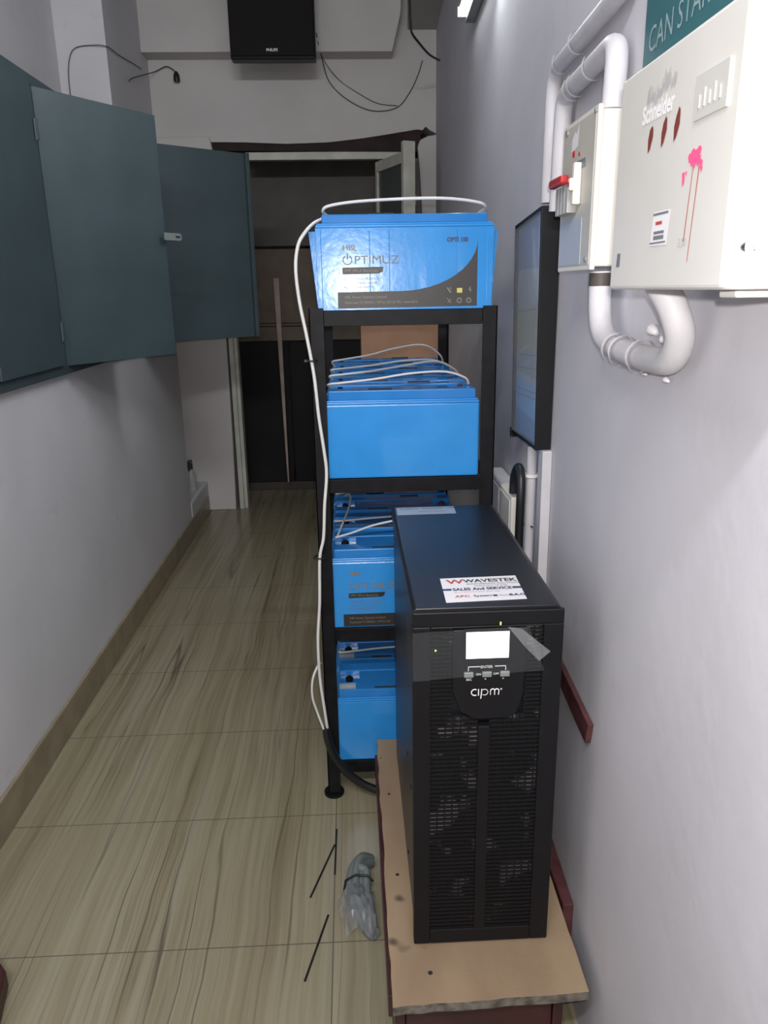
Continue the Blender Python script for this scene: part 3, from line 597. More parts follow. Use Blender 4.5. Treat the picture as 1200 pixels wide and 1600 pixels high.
# plywood with worn edges
bm_pts = []
def edge(a, b_, n, j):
    for i in range(n):
        f_ = i/n; bm_pts.append((a[0]+(b_[0]-a[0])*f_+random.uniform(-j, j), a[1]+(b_[1]-a[1])*f_+random.uniform(-j, j)))
edge((0.044, 1.020), (0.392, 1.030), 14, 0.0015); edge((0.392, 1.030), (0.394, 1.84), 18, 0.0012); edge((0.394, 1.84), (0.044, 1.835), 8, 0.001); edge((0.044, 1.835), (0.044, 1.020), 26, 0.0022)
q = MB(); n = len(bm_pts); q.add([(x, y, 0.201) for x, y in bm_pts]+[(x, y, 0.220) for x, y in bm_pts], [list(range(n))[::-1]], 1); q.add([(x, y, 0.220) for x, y in bm_pts], [list(range(n))], 0)
q.add([(x, y, 0.201) for x, y in bm_pts]+[(x, y, 0.220) for x, y in bm_pts], [[i, (i+1) % n, n+(i+1) % n, n+i] for i in range(n)], 1)
pl = q.build('plywood_board', ['ply', 'ply_edge']); tag(pl, 'bare plywood board under the black power cabinet', 'board')
q = MB()
for (x, y, r_) in ((0.066, 1.60, 0.0035), (0.070, 1.33, 0.004), (0.052, 1.75, 0.002), (0.115, 1.085, 0.0045)):
    q.tube([(x, y, 0.2195), (x, y, 0.2206)], r_, 10)
q.build('nail_head', 'black_print', pl)
o = MB().hexa([(0.3985, 1.225, 0.14), (WX(1.225)-0.001, 1.225, 0.14), (WX(1.57)-0.001, 1.57, 0.14), (0.3985, 1.57, 0.14)], [(0.3985, 1.225, 0.222), (WX(1.225)-0.001, 1.225, 0.222), (WX(1.57)-0.001, 1.57, 0.222), (0.3985, 1.57, 0.222)]).build('wooden_bracket', 'maroon_lt', None, 0.003)
tag(o, 'maroon wooden block between the plywood board and the right wall', 'block')
o = MB().hexa([(WX(1.19)-0.012, 1.190, 0.618), (WX(1.19)-0.001, 1.190, 0.618), (WX(1.57)-0.001, 1.57, 0.630), (WX(1.57)-0.012, 1.57, 0.630)], [(WX(1.17)-0.012, 1.178, 0.664), (WX(1.17)-0.001, 1.178, 0.664), (WX(1.57)-0.001, 1.57, 0.672), (WX(1.57)-0.012, 1.57, 0.672)]).build('wall_batten', 'maroon_lt', None, 0.002)
tag(o, 'scuffed maroon strip fixed on the right wall beside the power cabinet', 'strip')

t = thing('power_cabinet', 'tall black uninterruptible power cabinet with lit screen on plywood board', 'power supply', (0.2175, 1.145, 0.2205))
W2 = 0.127; H = 0.690; D = 0.612
q = MB(); q.box(-W2+0.004, W2-0.004, 0.022, D, 0.008, H-0.006); q.build('body_shell', 'ups_side', t, 0.004)
q = MB(); prof = [(-W2, H-0.030), (-W2, H-0.004), (-W2+0.006, H+0.002), (W2-0.014, H+0.002), (W2-0.004, H-0.004), (W2, H-0.016), (W2, H-0.030)]
q.prism(prof, 'y', 0.006, D+0.004); q.build('top_cover', 'ups_side', t, 0.002)
fb = MB(); 
# front bezel: outer stiles, bottom and top rails, centre bar, lettered panel
fb.box(-W2, -W2+0.030, 0, 0.022, 0.004, H-0.030); fb.box(W2-0.034, W2, 0, 0.022, 0.004, H-0.030)
fb.box(-W2+0.030, W2-0.034, 0, 0.022, 0.004, 0.034); fb.box(-W2+0.030, W2-0.034, 0.0, 0.022, H-0.034, H-0.0301)
fb.box(-0.014, 0.007, 0.0, 0.022, 0.034, 0.47)
fb.box(-W2, W2, 0.0, 0.008, H-0.030, H-0.004)
fb.build('front_bezel', 'black_pl', t, 0.0025)
dp = MB(); dp.prism([(-0.060, H-0.036), (-0.060, 0.540), (-0.045, 0.500), (-0.020, 0.485), (0.040, 0.485), (0.052, 0.495), (0.062, 0.530), (0.066, H-0.036)], 'y', -0.001, 0.020)
dpo = dp.build('display_panel', 'black_pl', t, 0.002)
def grille(x0, x1, z0, z1, nbar, name='vent_grille'):
    g = MB(); g.box(x0, x1, 0.0095, 0.013, z0, z1, 1); st = (z1-z0)/nbar
    for i in range(nbar): g.box(x0, x1, 0.003, 0.0058, z0+i*st, z0+i*st+st*0.50)
    x = x0+0.012
    while x < x1-0.004: g.box(x, x+0.0022, 0.0058, 0.0094, z0, z1); x += 0.0135
    g.build(name, ['black_pl', 'vent_in'], t)
grille(-W2+0.030, -0.060, 0.485, H-0.034, 22); grille(-W2+0.030, -0.014, 0.034, 0.485, 52)
grille(0.066, W2-0.034, 0.485, H-0.034, 22); grille(0.007, W2-0.034, 0.034, 0.485, 52)
# screen, buttons, logo on the panel
q = MB(); q.box(-0.042, 0.038, -0.0024, 0.0, H-0.098, H-0.034); q.build('screen_bezel', 'black_pl', dpo, 0.001)
q = MB(); q.box(-0.0375, 0.0345, -0.0034, -0.0022, 0.6045-0.0025, 0.6500); q.build('screen', 'lcd', dpo)
for i, xx in enumerate((-0.0325, -0.0015, 0.0290)):
    q = MB(); q.box(xx-0.008, xx+0.008, -0.0050, 0.0, 0.567, 0.5765); q.build('button', 'zinc', dpo, 0.001)
    q = MB(); s_ = ('ESC', '<', '>')[i]; q.text(s_, 0.006, (xx-0.004, -0.0014, 0.5600), (1, 0, 0), (0, 0, 1)); q.build('button_print', 'white_print', dpo)
q = MB(); q.box(-0.0335, -0.0325, -0.0014, -0.001, 0.578, 0.586); q.box(0.0300, 0.0310, -0.0014, -0.001, 0.578, 0.586); q.box(-0.0335, -0.013, -0.0014, -0.001, 0.585, 0.5862); q.box(0.012, 0.0310, -0.0014, -0.001, 0.585, 0.5862)
q.text('ENTER', 0.007, (-0.0125, -0.0014, 0.5825), (1, 0, 0), (0, 0, 1)); q.text('ON', 0.0055, (-0.020, -0.0014, 0.5695), (1, 0, 0), (0, 0, 1)); q.text('OFF', 0.0055, (0.0095, -0.0014, 0.5695), (1, 0, 0), (0, 0, 1))
q.build('panel_print', 'white_print', dpo)
q = MB(); q.box(0.0185, 0.0205, -0.0016, -0.001, 0.6610, 0.6665); q.build('indicator', 'led', dpo)
# maker's mark: a p m drawn as strokes
q = MB(); zb = 0.532; Y_ = -0.0022
def strk(pts, r_): q.tube([(a, Y_, b_) for a, b_ in pts], r_, 6)
def arc(cx_, cz_, r_, a0, a1, n=10): return [(cx_+r_*math.cos(math.radians(a0+(a1-a0)*i/n)), cz_+r_*math.sin(math.radians(a0+(a1-a0)*i/n))) for i in range(n+1)]
strk(arc(-0.0215, zb+0.0055, 0.0058, 60, 300), 0.0010); strk([(-0.0150, zb+0.0115), (-0.0150, zb-0.0005)], 0.0010)
strk([(-0.0095, zb+0.0115), (-0.0110, zb-0.0065)], 0.0010); strk(arc(-0.0045, zb+0.0055, 0.0056, 130, -130), 0.0006)
strk([(0.0055, zb), (0.0055, zb+0.0090)], 0.0007); strk(arc(0.0092, zb+0.0075, 0.0036, 180, 20), 0.0010); strk([(0.0126, zb+0.0085), (0.0126, zb)], 0.0009); strk(arc(0.0164, zb+0.0075, 0.0036, 180, 0), 0.0010); strk([(0.0200, zb+0.0075), (0.0192, zb)], 0.0009); strk(arc(0.0238, zb+0.0105, 0.0011, 0, 360), 0.0005)
q.build('logo', 'white_print', dpo)
q = MB(); q.box(-0.0895, -0.0870, 0.0015, 0.003, 0.615, 0.6175); q.build('indicator', 'led', t)
# stickers on top
def quad_sticker(pts, z): 
    s_ = MB(); s_.prism(pts, 'z', z, z+0.0005); return s_
zt = H+0.0022
q = quad_sticker([(-0.068, 0.026), (0.070, 0.032), (0.073, 0.140), (-0.066, 0.135)], zt)
z2 = zt+0.0008
q.text('W', 0.026, (-0.056, 0.108, z2), (1, 0.02, 0), (0, 1, 0), 1, 0.0008, 1.1)
q.text('WAVESTEK', 0.0205, (-0.026, 0.112, z2), (1, 0.02, 0), (0, 1, 0), 2, 0.0006, 0.93)
q.text('ENGINEERING SOLUTIONS', 0.0085, (-0.022, 0.101, z2), (1, 0.02, 0), (0, 1, 0), 2, 0, 0.95)
q.text('CONTACT US FOR', 0.0070, (-0.010, 0.092, z2), (1, 0.02, 0), (0, 1, 0), 2)
q.box(-0.067, -0.052, 0.0765, 0.0845, z2-0.0003, z2+0.0001, 3); q.box(0.056, 0.0715, 0.0795, 0.0875, z2-0.0003, z2+0.0001, 3)
q.text('SALES And SERVICE', 0.0155, (-0.050, 0.0755, z2), (1, 0.02, 0), (0, 1, 0), 3, 0.0006, 0.80)
q.text('24 x 7 service at your door step', 0.0062, (-0.050, 0.066, z2), (1, 0.02, 0), (0, 1, 0), 1)
q.text('APC', 0.0125, (-0.050, 0.045, z2), (1, 0.02, 0), (0, 1, 0), 1, 0.0003, 1.1)
q.text('System', 0.0115, (-0.018, 0.046, z2), (1, 0.02, 0), (0, 1, 0), 2, 0.0002)
q.box(0.016, 0.023, 0.046, 0.053, z2-0.0003, z2+0.0001, 3); q.text('Numeric', 0.0072, (0.026, 0.047, z2), (1, 0.02, 0), (0, 1, 0), 2)
q.text('E.A.O', 0.0115, (0.044, 0.047, z2), (1, 0.02, 0), (0, 1, 0), 3, 0.0006)
q.build('service_sticker', ['sticker', 'red_print', 'black_print', 'navy_print'], t)
q = quad_sticker([(-0.118, 0.545), (0.020, 0.548), (0.022, 0.606), (-0.117, 0.604)], zt)
q.text('QUALITY   WARNING  VOID', 0.0105, (-0.110, 0.588, zt+0.0008), (1, 0.02, 0), (0, 1, 0), 1, 0.0002, 1.02)
q.text('sealed if removed', 0.0085, (-0.066, 0.565, zt+0.0008), (1, 0.02, 0), (0, 1, 0), 1)
q.build('warranty_sticker', ['sticker_grey', 'black_print'], t)
# peel film wrapping the left edge and the display
def sheet(name, P_, mat, nx=14, nz=6, amp=0.0012):
    a, b_, c_, d_ = [Vector(p) for p in P_]; v = []; f_ = []
    nrm = (b_-a).cross(d_-a).normalized()
    for j in range(nz+1):
        for i in range(nx+1):
            s_, r_ = i/nx, j/nz; p = (a*(1-s_)+b_*s_)*(1-r_)+(d_*(1-s_)+c_*s_)*r_
            v.append(p+nrm*(amp*math.sin(s_*17+r_*5)*math.cos(r_*9+s_*4)+random.uniform(-amp, amp)*0.5))
    for j in range(nz):
        for i in range(nx): f_.append((j*(nx+1)+i, j*(nx+1)+i+1, (j+1)*(nx+1)+i+1, (j+1)*(nx+1)+i))
    mb = MB(); mb.add(v, f_, 0, True); return mb.build(name, mat, t)
sheet('peel_film', [(-W2-0.001, -0.0075, 0.565), (0.095, -0.0075, 0.578), (0.066, -0.0075, H-0.030), (-W2-0.001, -0.0075, H-0.036)], 'film', 16, 6, 0.0009)
sheet('peel_film', [(-W2-0.003, 0.095, 0.560), (-W2-0.003, -0.0065, 0.565), (-W2-0.003, -0.0065, H-0.040), (-W2-0.003, 0.110, H-0.036)], 'film', 8, 6, 0.0008)
q = MB(); q.add([(0.030, -0.009, H-0.029), (0.052, -0.016, H-0.030), (0.100, -0.022, H-0.070), (0.082, -0.020, H-0.088), (0.060, -0.012, H-0.066)], [(0, 1, 2, 3, 4)])
fo = q.build('peel_film', 'film_fold', t)
for xx in (-W2+0.02, W2-0.035):
    for yy in (0.04, D-0.05):
        q = MB(); q.cyl((xx, yy, 0.0), (xx, yy, 0.010), 0.012, 14); q.build('foot', 'black_pl', t)
for (yy, zz) in ((0.18, 0.30), (0.10, 0.28), (0.18, 0.06)):
    q = MB(); q.cyl((-W2+0.0045, yy, zz), (-W2+0.002, yy, zz), 0.004, 10); q.build('screw', 'black_steel', t)

# ---------------------------------------------------------------- right wall: framed poster
fy0, fy1 = 1.615, 1.915
t = thing('framed_poster', 'black framed glossy poster in blue and grey hung on the right wall', 'picture', (WX(1.75)-0.002, 1.75, 1.075))
# local frame: y along the wall, z up, x towards the room is negative; the picture leans out a little at the top
def PF(y, z, dx): 
    lean = -0.007*(z/0.49) if dx < -0.01 else 0.0; return (WX(y)-WX(1.75)+lean+dx, y-1.75, z-0.015*(0 if y < 1.75 else 1))
def pbox(mb, ya, yb, za, zb, da, db, mi=0):
    vb = [PF(ya, za, da), PF(ya, za, db), PF(yb, za, db), PF(yb, za, da)]; vt = [PF(ya, zb, da), PF(ya, zb, db), PF(yb, zb, db), PF(yb, zb, da)]
    mb.hexa(vb, vt, mi)
q = MB(); pbox(q, fy0, fy0+0.012, 0.0, 0.50, -0.034, 0.0); pbox(q, fy1-0.010, fy1, 0.0, 0.50, -0.034, 0.0); pbox(q, fy0+0.012, fy1-0.010, 0.0, 0.010, -0.034, 0.0); pbox(q, fy0+0.012, fy1-0.010, 0.490, 0.50, -0.034, 0.0)
q.build('frame', 'black_pl', t, 0.0015)
q = MB(); pbox(q, fy0+0.012, fy1-0.010, 0.010, 0.490, -0.026, -0.002); q.build('print', 'poster', t)
q = MB(); pbox(q, fy0+0.010, fy1-0.009, 0.009, 0.491, -0.0345, -0.0325); q.build('glass', 'glass', t)
q = MB()
for z_ in (0.105, 0.118, 0.17, 0.20, 0.30): pbox(q, fy0+0.02, fy1-0.03, z_, z_+0.0022, -0.0268, -0.0255)
q.build('caption_lines', 'grey_print', t)
q = MB(); pbox(q, fy1-0.002, fy1+0.012, -0.012, 0.012, -0.036, -0.012); q.build('corner_clip', 'black_pl', t, 0.002)

# ---------------------------------------------------------------- conduits
def clamp(parent, c_, axis, r_, name='saddle_clamp'):
    q = MB(); a = Vector(axis).normalized(); u = a.orthogonal().normalized(); v = a.cross(u); c_ = Vector(c_); n = 18; w_ = 0.004
    vs = []
    for s_ in (-w_, w_):
        for i in range(n): an = 2*math.pi*i/n; vs.append(c_+a*s_+(u*math.cos(an)+v*math.sin(an))*(r_+0.0050))
    q.add(vs, [(i, (i+1) % n, n+(i+1) % n, n+i) for i in range(n)], 0, True); q.build(name, 'pvc_blot', parent)
def rightx(y, off): return WX(y)-off
R1 = 0.0125; R2 = 0.0165
def conduit(name, pts, r, label, clamps, n=7, mat='pvc'):
    t_ = thing(name, label, 'pipe', pts[0]); o_ = Vector(pts[0])
    MB().tube([p-o_ for p in spline(pts, n)], r, 14).build('pipe', mat, t_)
    for c_, ax in clamps: clamp(t_, Vector(c_)-o_, ax, r)
    return t_
def E_(y, z, off): return (WX(y)-off, y, z)
conduit('thin_conduit', [E_(1.672, 0.0, 0.014), E_(1.672, 0.6, 0.014), E_(1.672, 1.585, 0.018), E_(1.672, 1.72, 0.018), E_(1.668, 1.795, 0.018), E_(1.645, 1.822, 0.018), E_(1.60, 1.826, 0.018), E_(1.45, 1.826, 0.018), E_(1.27, 1.826, 0.018), E_(1.215, 1.832, 0.018), E_(1.195, 1.860, 0.018), E_(1.193, 1.98, 0.018)][2:], 0.0150, 'upper of two white conduits turning along the right wall above breaker box', [(E_(1.60, 1.826, 0.018), (0, 1, 0)), (E_(1.475, 1.826, 0.018), (0, 1, 0))])
conduit('thin_conduit', [E_(1.572, 1.560, 0.021), E_(1.568, 1.61, 0.021), E_(1.563, 1.66, 0.021), E_(1.556, 1.735, 0.021), E_(1.525, 1.758, 0.021), E_(1.42, 1.760, 0.021), E_(1.30, 1.760, 0.021), E_(1.245, 1.757, 0.022), E_(1.222, 1.735, 0.024), E_(1.220, 1.668, 0.026)], 0.0165, 'white conduit bending down into the top of the breaker box', [(E_(1.47, 1.760, 0.017), (0, 1, 0)), (E_(1.36, 1.760, 0.019), (0, 1, 0)), (E_(1.50, 1.760, 0.017), (0, 1, 0))])
conduit('thin_conduit', [E_(1.735, 0.0, 0.017), E_(1.735, 0.5, 0.017), E_(1.735, 1.06, 0.017)], 0.0115, 'thinner white conduit dropping below the framed poster', [(E_(1.735, 0.99, 0.017), (0, 0, 1))])
q = MB(); q.hexa([E_(1.585, 0, 0.022), E_(1.585, 0, 0.0005), E_(1.635, 0, 0.0005), E_(1.635, 0, 0.022)], [E_(1.600, 1.075, 0.022), E_(1.600, 1.075, 0.0005), E_(1.645, 1.075, 0.0005), E_(1.645, 1.075, 0.022)])
tag(q.build('cable_trunking', 'pvc', None, 0.002), 'flat white cable trunking running down the wall below the framed poster', 'trunking')
u = conduit('bent_conduit', [E_(1.199, 1.440, 0.034), E_(1.197, 1.385, 0.033), E_(1.180, 1.350, 0.031), E_(1.135, 1.334, 0.028), E_(1.05, 1.328, 0.026), E_(0.95, 1.328, 0.026), E_(0.900, 1.335, 0.028), E_(0.872, 1.362, 0.032), E_(0.868, 1.395, 0.045), E_(0.882, 1.425, 0.060)], 0.0170, 'thick white U-shaped conduit hanging below the two electrical boxes',
            [(E_(1.115, 1.331, 0.028), (0, 1, 0.05)), (E_(1.085, 1.329, 0.027), (0, 1, 0.03)), (E_(1.01, 1.328, 0.026), (0, 1, 0))])
u0_ = Vector(E_(1.199, 1.440, 0.034))
q = MB()
for (y, z, r_) in ((1.03, 1.357, 0.012), (0.985, 1.348, 0.009), (1.05, 1.300, 0.007), (0.965, 1.300, 0.006)):
    c_ = Vector(E_(y, z, 0.006))-u0_
    q = MB(); q.tube([c_-Vector((0, r_, 0)), c_-Vector((0.003, r_*0.3, -r_*0.4)), c_+Vector((0, r_, 0.2*r_))], r_*0.6, 7, 0, True, [r_*.25, r_*.7, r_*.2])
    q.build('plaster_dab', 'pvc_blot', u)
q = MB(); c_ = Vector(E_(1.199, 1.44, 0.034))-u0_; q.tube([c_+Vector((0, 0, -0.021)), c_+Vector((0, 0, -0.002))], 0.0176, 14); q.build('bare_collar', 'dark_wood', u)
for y_, z_, l_ in ((1.155, 1.40, 0.06), (0.84, 1.375, 0.03), (1.55, 1.30, 0.12)):
    pass

# breaker box
t = thing('breaker_box', 'cream breaker box with red lever beside the larger ivory box', 'electrical box', (WX(1.26), 1.262, 1.440), 0)
def B(x, y, z): return (x-WX(1.26), y-1.262, z-1.440)
def bb_(mb, x0, x1, y0, y1, z0, z1, mi=0):
    a, b_ = B(x0, y0, z0), B(x1, y1, z1); mb.box(a[0], b_[0], a[1], b_[1], a[2], b_[2], mi)
q = MB(); bb_(q, 0.369, 0.419, 1.180, 1.350, 1.447, 1.662); q.build('enclosure', 'cream', t, 0.003)
fp = MB(); bb_(fp, 0.361, 0.369, 1.174, 1.355, 1.442, 1.667); fpo = fp.build('front_plate', ['cream'], t, 0.002)
q = MB(); bb_(q, 0.3602, 0.361, 1.182, 1.348, 1.450, 1.660); q.build('face', 'mcb_face', fpo)
q = MB(); bb_(q, 0.3595, 0.3603, 1.225, 1.345, 1.452, 1.520); q.build('blank_cover', 'blank_grey', fpo)
q = MB(); bb_(q, 0.3590, 0.3600, 1.22, 1.262, 1.592, 1.604); q.build('nameplate', 'grey_print', fpo)
q = MB()
for i in range(4): bb_(q, 0.346, 0.3605, 1.262+i*0.018, 1.278+i*0.018, 1.530, 1.572)
q.build('breaker_module', 'toggle_grey', t, 0.001)
q = MB(); bb_(q, 0.334, 0.348, 1.262, 1.338, 1.572, 1.586); q.build('red_lever', 'red_pl', t, 0.004)
q = MB(); bb_(q, 0.348, 0.3600, 1.238, 1.250, 1.540, 1.600); bb_(q, 0.342, 0.350, 1.238, 1.250, 1.560, 1.578); q.build('earth_breaker', 'cream', t, 0.002)
q = MB(); q.cyl(B(0.3415, 1.244, 1.569), B(0.3435, 1.244, 1.569), 0.004, 10); q.cyl(B(0.3590, 1.286, 1.618), B(0.3602, 1.286, 1.618), 0.005, 12); q.cyl(B(0.3590, 1.255, 1.614), B(0.3602, 1.255, 1.614), 0.003, 10); q.build('test_button', 'red_pl', t)
q = MB(); q.cyl(B(0.358, 1.330, 1.655), B(0.3605, 1.330, 1.655), 0.005, 12); q.cyl(B(0.358, 1.195, 1.458), B(0.3605, 1.195, 1.458), 0.004, 12); q.cyl(B(0.358, 1.183, 1.659), B(0.3605, 1.183, 1.659), 0.0035, 12); q.build('screw', 'zinc', t)
q = MB(); q.flat([B(0.3600, 1.300, 1.622), B(0.3600, 1.265, 1.626), B(0.3600, 1.262, 1.660), B(0.3600, 1.275, 1.645), B(0.3600, 1.285, 1.650), B(0.3600, 1.300, 1.640)]); q.build('torn_sticker', 'sticker', t)

# large ivory distribution box
t = thing('distribution_box', 'large ivory electrical box with maroon dabs and pink ink at right edge', 'electrical box', (0.405, 0.72, 1.415))
def Dp(x, y, z): return (x-0.405, y-0.72, z-1.415)
BX0, BX1, BY0, BY1, BZ0, BZ1 = 0.290, 0.4025, 0.588, 0.868, 1.415, 1.622
q = MB(); r_ = 0.020; sec = []
for i in range(9): a = math.pi/2*i/8; sec.append((BX0+r_-r_*math.cos(a), BY0+r_-r_*math.sin(a)))
sec2 = [(x-0.405, y-0.72) for x, y in sec]
poly = sec2+[(BX1-0.405, BY0-0.72), (BX1-0.405, BY1-0.72), (BX0-0.405, BY1-0.72)]
q.prism(poly, 'z', 0.0, BZ1-BZ0); box = q.build('enclosure', 'ivory', t, 0.004, 3)
for p_ in box.data.polygons: p_.use_smooth = False
q = MB(); a = Dp(BX0+0.02, BY0+0.03, 1.4085); b_ = Dp(BX1, BY0+0.06, 1.4155); q.box(a[0], b_[0], a[1], b_[1], a[2], b_[2]); q.build('bottom_lip', 'ivory', t, 0.002)
# marks on the room-facing side; ux reads towards the viewer
yx = BX0-0.0006
def DF(y, z): return Dp(yx, y, z)
q = MB()
for (y, z, dz) in ((0.776, 1.552, 0.0), (0.744, 1.552, 0.002), (0.716, 1.552, 0.004)):
    q = MB(); q.flat([DF(y-0.006, z+0.008+dz), DF(y-0.0065, z+0.001), DF(y-0.001, z-0.009), DF(y+0.004, z-0.012), DF(y+0.005, z+0.000), DF(y+0.002, z+0.008), DF(y-0.003, z+0.011+dz)])
    q.build('paint_dab', 'maroon_print', t)
q = MB()
for (y_, z_, r_) in ((0.681, 1.521, 0.0034), (0.675, 1.523, 0.004), (0.669, 1.521, 0.0045), (0.664, 1.524, 0.0036), (0.672, 1.516, 0.0036), (0.664, 1.517, 0.004), (0.659, 1.514, 0.0028), (0.6575, 1.510, 0.002), (0.677, 1.517, 0.0025)):
    q.flat([Dp(yx-0.0001*r_*1e3, y_+r_*math.cos(a)*(1+0.25*math.sin(3*a)), z_+r_*1.15*math.sin(a)) for a in [i*math.pi/6 for i in range(12)]])
q.flat([DF(0.695, 1.511), DF(0.690, 1.512), DF(0.689, 1.503), DF(0.693, 1.500)]); q.flat([DF(0.6885, 1.511), DF(0.6850, 1.512), DF(0.687, 1.507)])
q.build('pink_scribble', 'pink_print', t)
q = MB()
for P4 in ((DF(0.6745, 1.513), DF(0.6735, 1.513), DF(0.6795, 1.455), DF(0.6810, 1.455)), (DF(0.6630, 1.512), DF(0.6615, 1.512), DF(0.6690, 1.438), DF(0.6700, 1.438))):
    q = MB(); q.flat(P4); q.build('ink_run', 'red_print', t)
q = MB()
q.text('3.00', 0.010, DF(0.692, 1.451), (0, -1, 0), (0, 0, 1), 0); 
q.build('ink_writing', 'faded_ink', t)
q = MB(); q.text('Schneider', 0.022, DF(0.800, 1.568), (0, -1, 0), (0, 0, 1), 0, 0.0008, 0.85); q.build('raised_lettering', 'white_print', t)
q = MB(); rn = random.Random(5)
for k_ in range(26):
    y_ = 0.792-k_*0.0026; z_ = 1.583+rn.uniform(-0.003, 0.003)+(0.005 if k_ > 12 else 0); h_ = rn.uniform(0.006, 0.015)
    q.flat([DF(y_, z_), DF(y_-0.0016, z_), DF(y_-0.0036, z_+h_), DF(y_-0.0022, z_+h_)])
q.build('faded_pen_scribble', 'faded_ink', t)
q = MB(); a = Dp(BX0-0.002, 0.622, 1.548); b_ = Dp(BX0, 0.680, 1.582); q.box(a[0], b_[0], a[1], b_[1], a[2], b_[2])
for i in range(5): yy = 0.668-i*0.009; a = Dp(BX0-0.003, yy, 1.556); b_ = Dp(BX0-0.002, yy+0.003, 1.566+0.004*(i % 2)); q.box(a[0], b_[0], a[1], b_[1], a[2], b_[2])
q.build('embossed_plate', 'plate_grey', t, 0.0006)
q = MB(); q.flat([DF(0.756, 1.455), DF(0.716, 1.4545), DF(0.712, 1.4845), DF(0.752, 1.4850)], 0)
for (y0_, z0_, y1_, z1_, mi) in ((0.752, 1.4815, 0.717, 1.4835, 1), (0.756, 1.4565, 0.719, 1.4580, 1), (0.745, 1.473, 0.730, 1.476, 2), (0.748, 1.465, 0.724, 1.4675, 1), (0.748, 1.460, 0.724, 1.4635, 1)):
    q.flat([Dp(yx-0.0003, y0_, z0_), Dp(yx-0.0003, y1_, z0_), Dp(yx-0.0003, y1_, z1_), Dp(yx-0.0003, y0_, z1_)], mi)
q.build('rating_label', ['sticker', 'grey_print', 'red_print'], t)
q = MB(); q.flat([DF(0.848, 1.4385), DF(0.838, 1.4385), DF(0.837, 1.452), DF(0.846, 1.452)]); q.build('vent_slot', 'grey_print', t)
q = MB(); q.cyl(Dp(0.3045, BY0-0.003, 1.446), Dp(0.3045, BY0+0.012, 1.446), 0.0085, 24); q.box(Dp(0.3030, 0, 0)[0], Dp(0.3060, 0, 0)[0], BY0-0.0045-0.72, BY0-0.003-0.72, 0.028, 0.034); q.build('cam_lock', 'chrome', t, 0.001)

# teal notice above the box
t = thing('teal_sign', 'teal sign with white capital letters on the wall above ivory box', 'sign', (WX(0.85)-0.001, 0.85, 1.62))
def SG(y, z, dx=0.0): return (WX(y)-WX(0.85)+dx-0.001, y-0.85, z-1.62)
q = MB(); q.hexa([SG(0.50, 1.63, -0.003), SG(0.50, 1.63, 0), SG(1.160, 1.660, 0), SG(1.160, 1.660, -0.003)], [SG(0.50, 1.98, -0.003), SG(0.50, 1.98, 0), SG(1.160, 1.98, 0), SG(1.160, 1.98, -0.003)])
q.build('panel', 'teal_sign', t)
q = MB(); q.text('CAN START', 0.044, SG(1.140, 1.718, -0.0036), (-0.0345, -1, 0), (0, 0, 1), 0, 0.0, 0.95); q.build('lettering', 'pale_teal', t)

# socket box and plug low on the wall behind the cabinet
t = thing('socket_box', 'ivory socket box on the right wall behind the power cabinet', 'socket', (WX(1.88), 1.88, 0.80))
q = MB(); q.box(-0.055, -0.002, -0.085, 0.06, -0.02, 0.118); q.build('housing', 'cream', t, 0.004)
q = MB(); q.box(-0.058, -0.055, -0.075, 0.05, -0.01, 0.108); q.build('face_plate', 'ivory', t, 0.002)
t = thing('socket_box', 'small grey-white box farther along the wall behind the socket box', 'socket', (WX(2.12), 2.12, 0.80))
q = MB(); q.box(-0.045, -0.002, -0.12, 0.09, -0.02, 0.100); q.build('housing', 'pvc', t, 0.008)
q = MB(); q.box(-0.047, -0.045, -0.08, 0.05, 0.0, 0.08); q.build('face_plate', 'pvc', t, 0.001)
wire('power_cable', [(0.398, 1.815, 0.925), (0.398, 1.812, 0.960), (0.398, 1.790, 0.990), (0.398, 1.760, 1.003), (0.396, 1.728, 0.990), (0.394, 1.714, 0.945), (0.394, 1.716, 0.86), (0.394, 1.722, 0.72), (0.392, 1.78, 0.55)], 0.0105, 'wire_k', 'thick black cable looping up beside the white conduit behind the power cabinet', 'cable', None, 8, None, 12)
q = MB(); q.tube([(0.388, 1.708, 0.868), (0.386, 1.722, 0.868), (0.400, 1.752, 0.864), (0.419, 1.752, 0.862), (0.425, 1.715, 0.866)], 0.0022, 6)
tag(q.build('cable_tie', 'wire_k'), 'black cable tie round the thin conduit below the framed poster', 'cable tie')

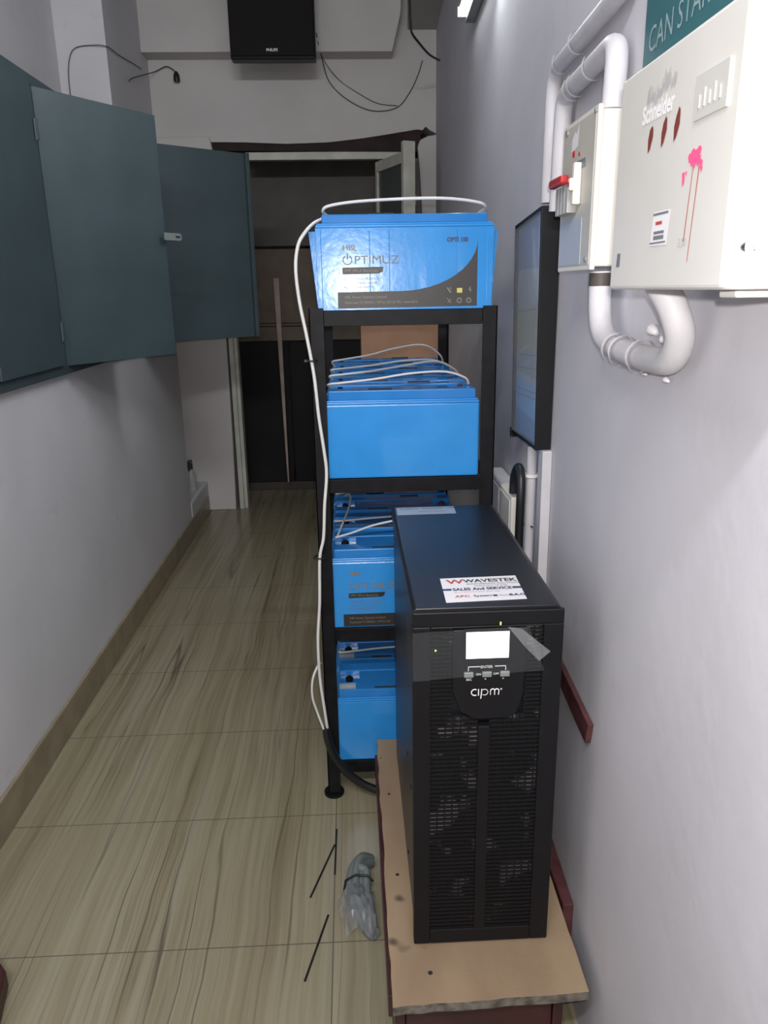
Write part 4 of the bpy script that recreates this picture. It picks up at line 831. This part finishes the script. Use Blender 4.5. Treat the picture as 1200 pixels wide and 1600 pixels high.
# ---------------------------------------------------------------- floor clutter
for i, (a, b_, lab) in enumerate((((-0.073, 1.751), (-0.075, 1.583), 'black cable tie offcut on the floor, the upright one nearest the rack foot'), ((-0.077, 1.691), (-0.133, 1.511), 'slanting black cable tie offcut on the floor, touching distance from the upright one'), ((-0.088, 1.455), (-0.134, 1.278), 'black cable tie offcut on the floor, nearest to the viewer'))):
    d_ = Vector((b_[0]-a[0], b_[1]-a[1], 0)).normalized(); n_ = Vector((-d_.y, d_.x, 0))*0.0024; A_, B_ = Vector((*a, 0)), Vector((*b_, 0))
    q = MB(); q.hexa([A_-n_, A_+n_, B_+n_, B_-n_], [v+Vector((0, 0, 0.002)) for v in (A_-n_, A_+n_, B_+n_, B_-n_)])
    tag(q.build('tie_offcut', 'wire_k'), lab, 'offcut', 'black cable tie offcuts on the floor')
t = thing('cable_bundle', 'bundle of grey cable tied in black with clear plastic, beside the stool', 'cable', (-0.006, 1.50, 0)); t.scale = (1.12, 1.12, 1.3)
for k_ in range(4):
    o_ = k_*0.013; zz = 0.010+0.006*(k_ % 2)
    P_ = [(0.022, 0.105-o_*0.5, zz), (0.0-o_*0.1, 0.085-o_, zz+0.02), (-0.022+o_*0.8, 0.045-o_*0.3, zz+0.02), (-0.026+o_*0.9, -0.005, zz+0.012), (-0.015+o_*0.8, -0.06, zz+0.012), (0.010+o_*0.3, -0.10, zz), (0.024, -0.11, zz)]
    MB().tube(spline(P_, 6), 0.0095, 10).build('cable_turn', 'grey_cable', t)
MB().tube([(-0.040, 0.012, 0.012), (-0.036, 0.012, 0.034), (-0.014, 0.012, 0.046), (0.012, 0.008, 0.046), (0.024, 0.004, 0.036)], 0.0024, 6).build('tie', 'wire_k', t)
q = MB(); nx, ny = 12, 10; vs = []; rnd = random.Random(3)
for j in range(ny+1):
    for i in range(nx+1):
        s_, r_ = i/nx, j/ny; x = -0.055+0.082*s_+0.02*(1-s_)*abs(r_-0.55)*2; y = -0.115+0.125*r_+0.015*math.sin(s_*5)
        vs.append((min(x, 0.026), y, 0.004+0.042*math.sin(math.pi*min(1, s_*0.6+0.15))*math.sin(math.pi*(0.08+0.84*r_))+rnd.uniform(0, 0.012)))
q.add(vs, [(j*(nx+1)+i, j*(nx+1)+i+1, (j+1)*(nx+1)+i+1, (j+1)*(nx+1)+i) for j in range(ny) for i in range(nx)], 0, False)
q.build('plastic_wrap', 'poly', t)

o = MB().hexa([(-0.93, 0.6, 0), (-0.60, 0.6, 0), (-0.765, 1.30, 0), (-0.93, 1.47, 0)], [(-0.93, 0.6, 0.05), (-0.60, 0.6, 0.05), (-0.765, 1.30, 0.05), (-0.93, 1.47, 0.05)]).build('wooden_crate', 'maroon', None, 0.006)
tag(o, 'edge of a maroon wooden crate at the bottom left corner of the floor', 'crate')
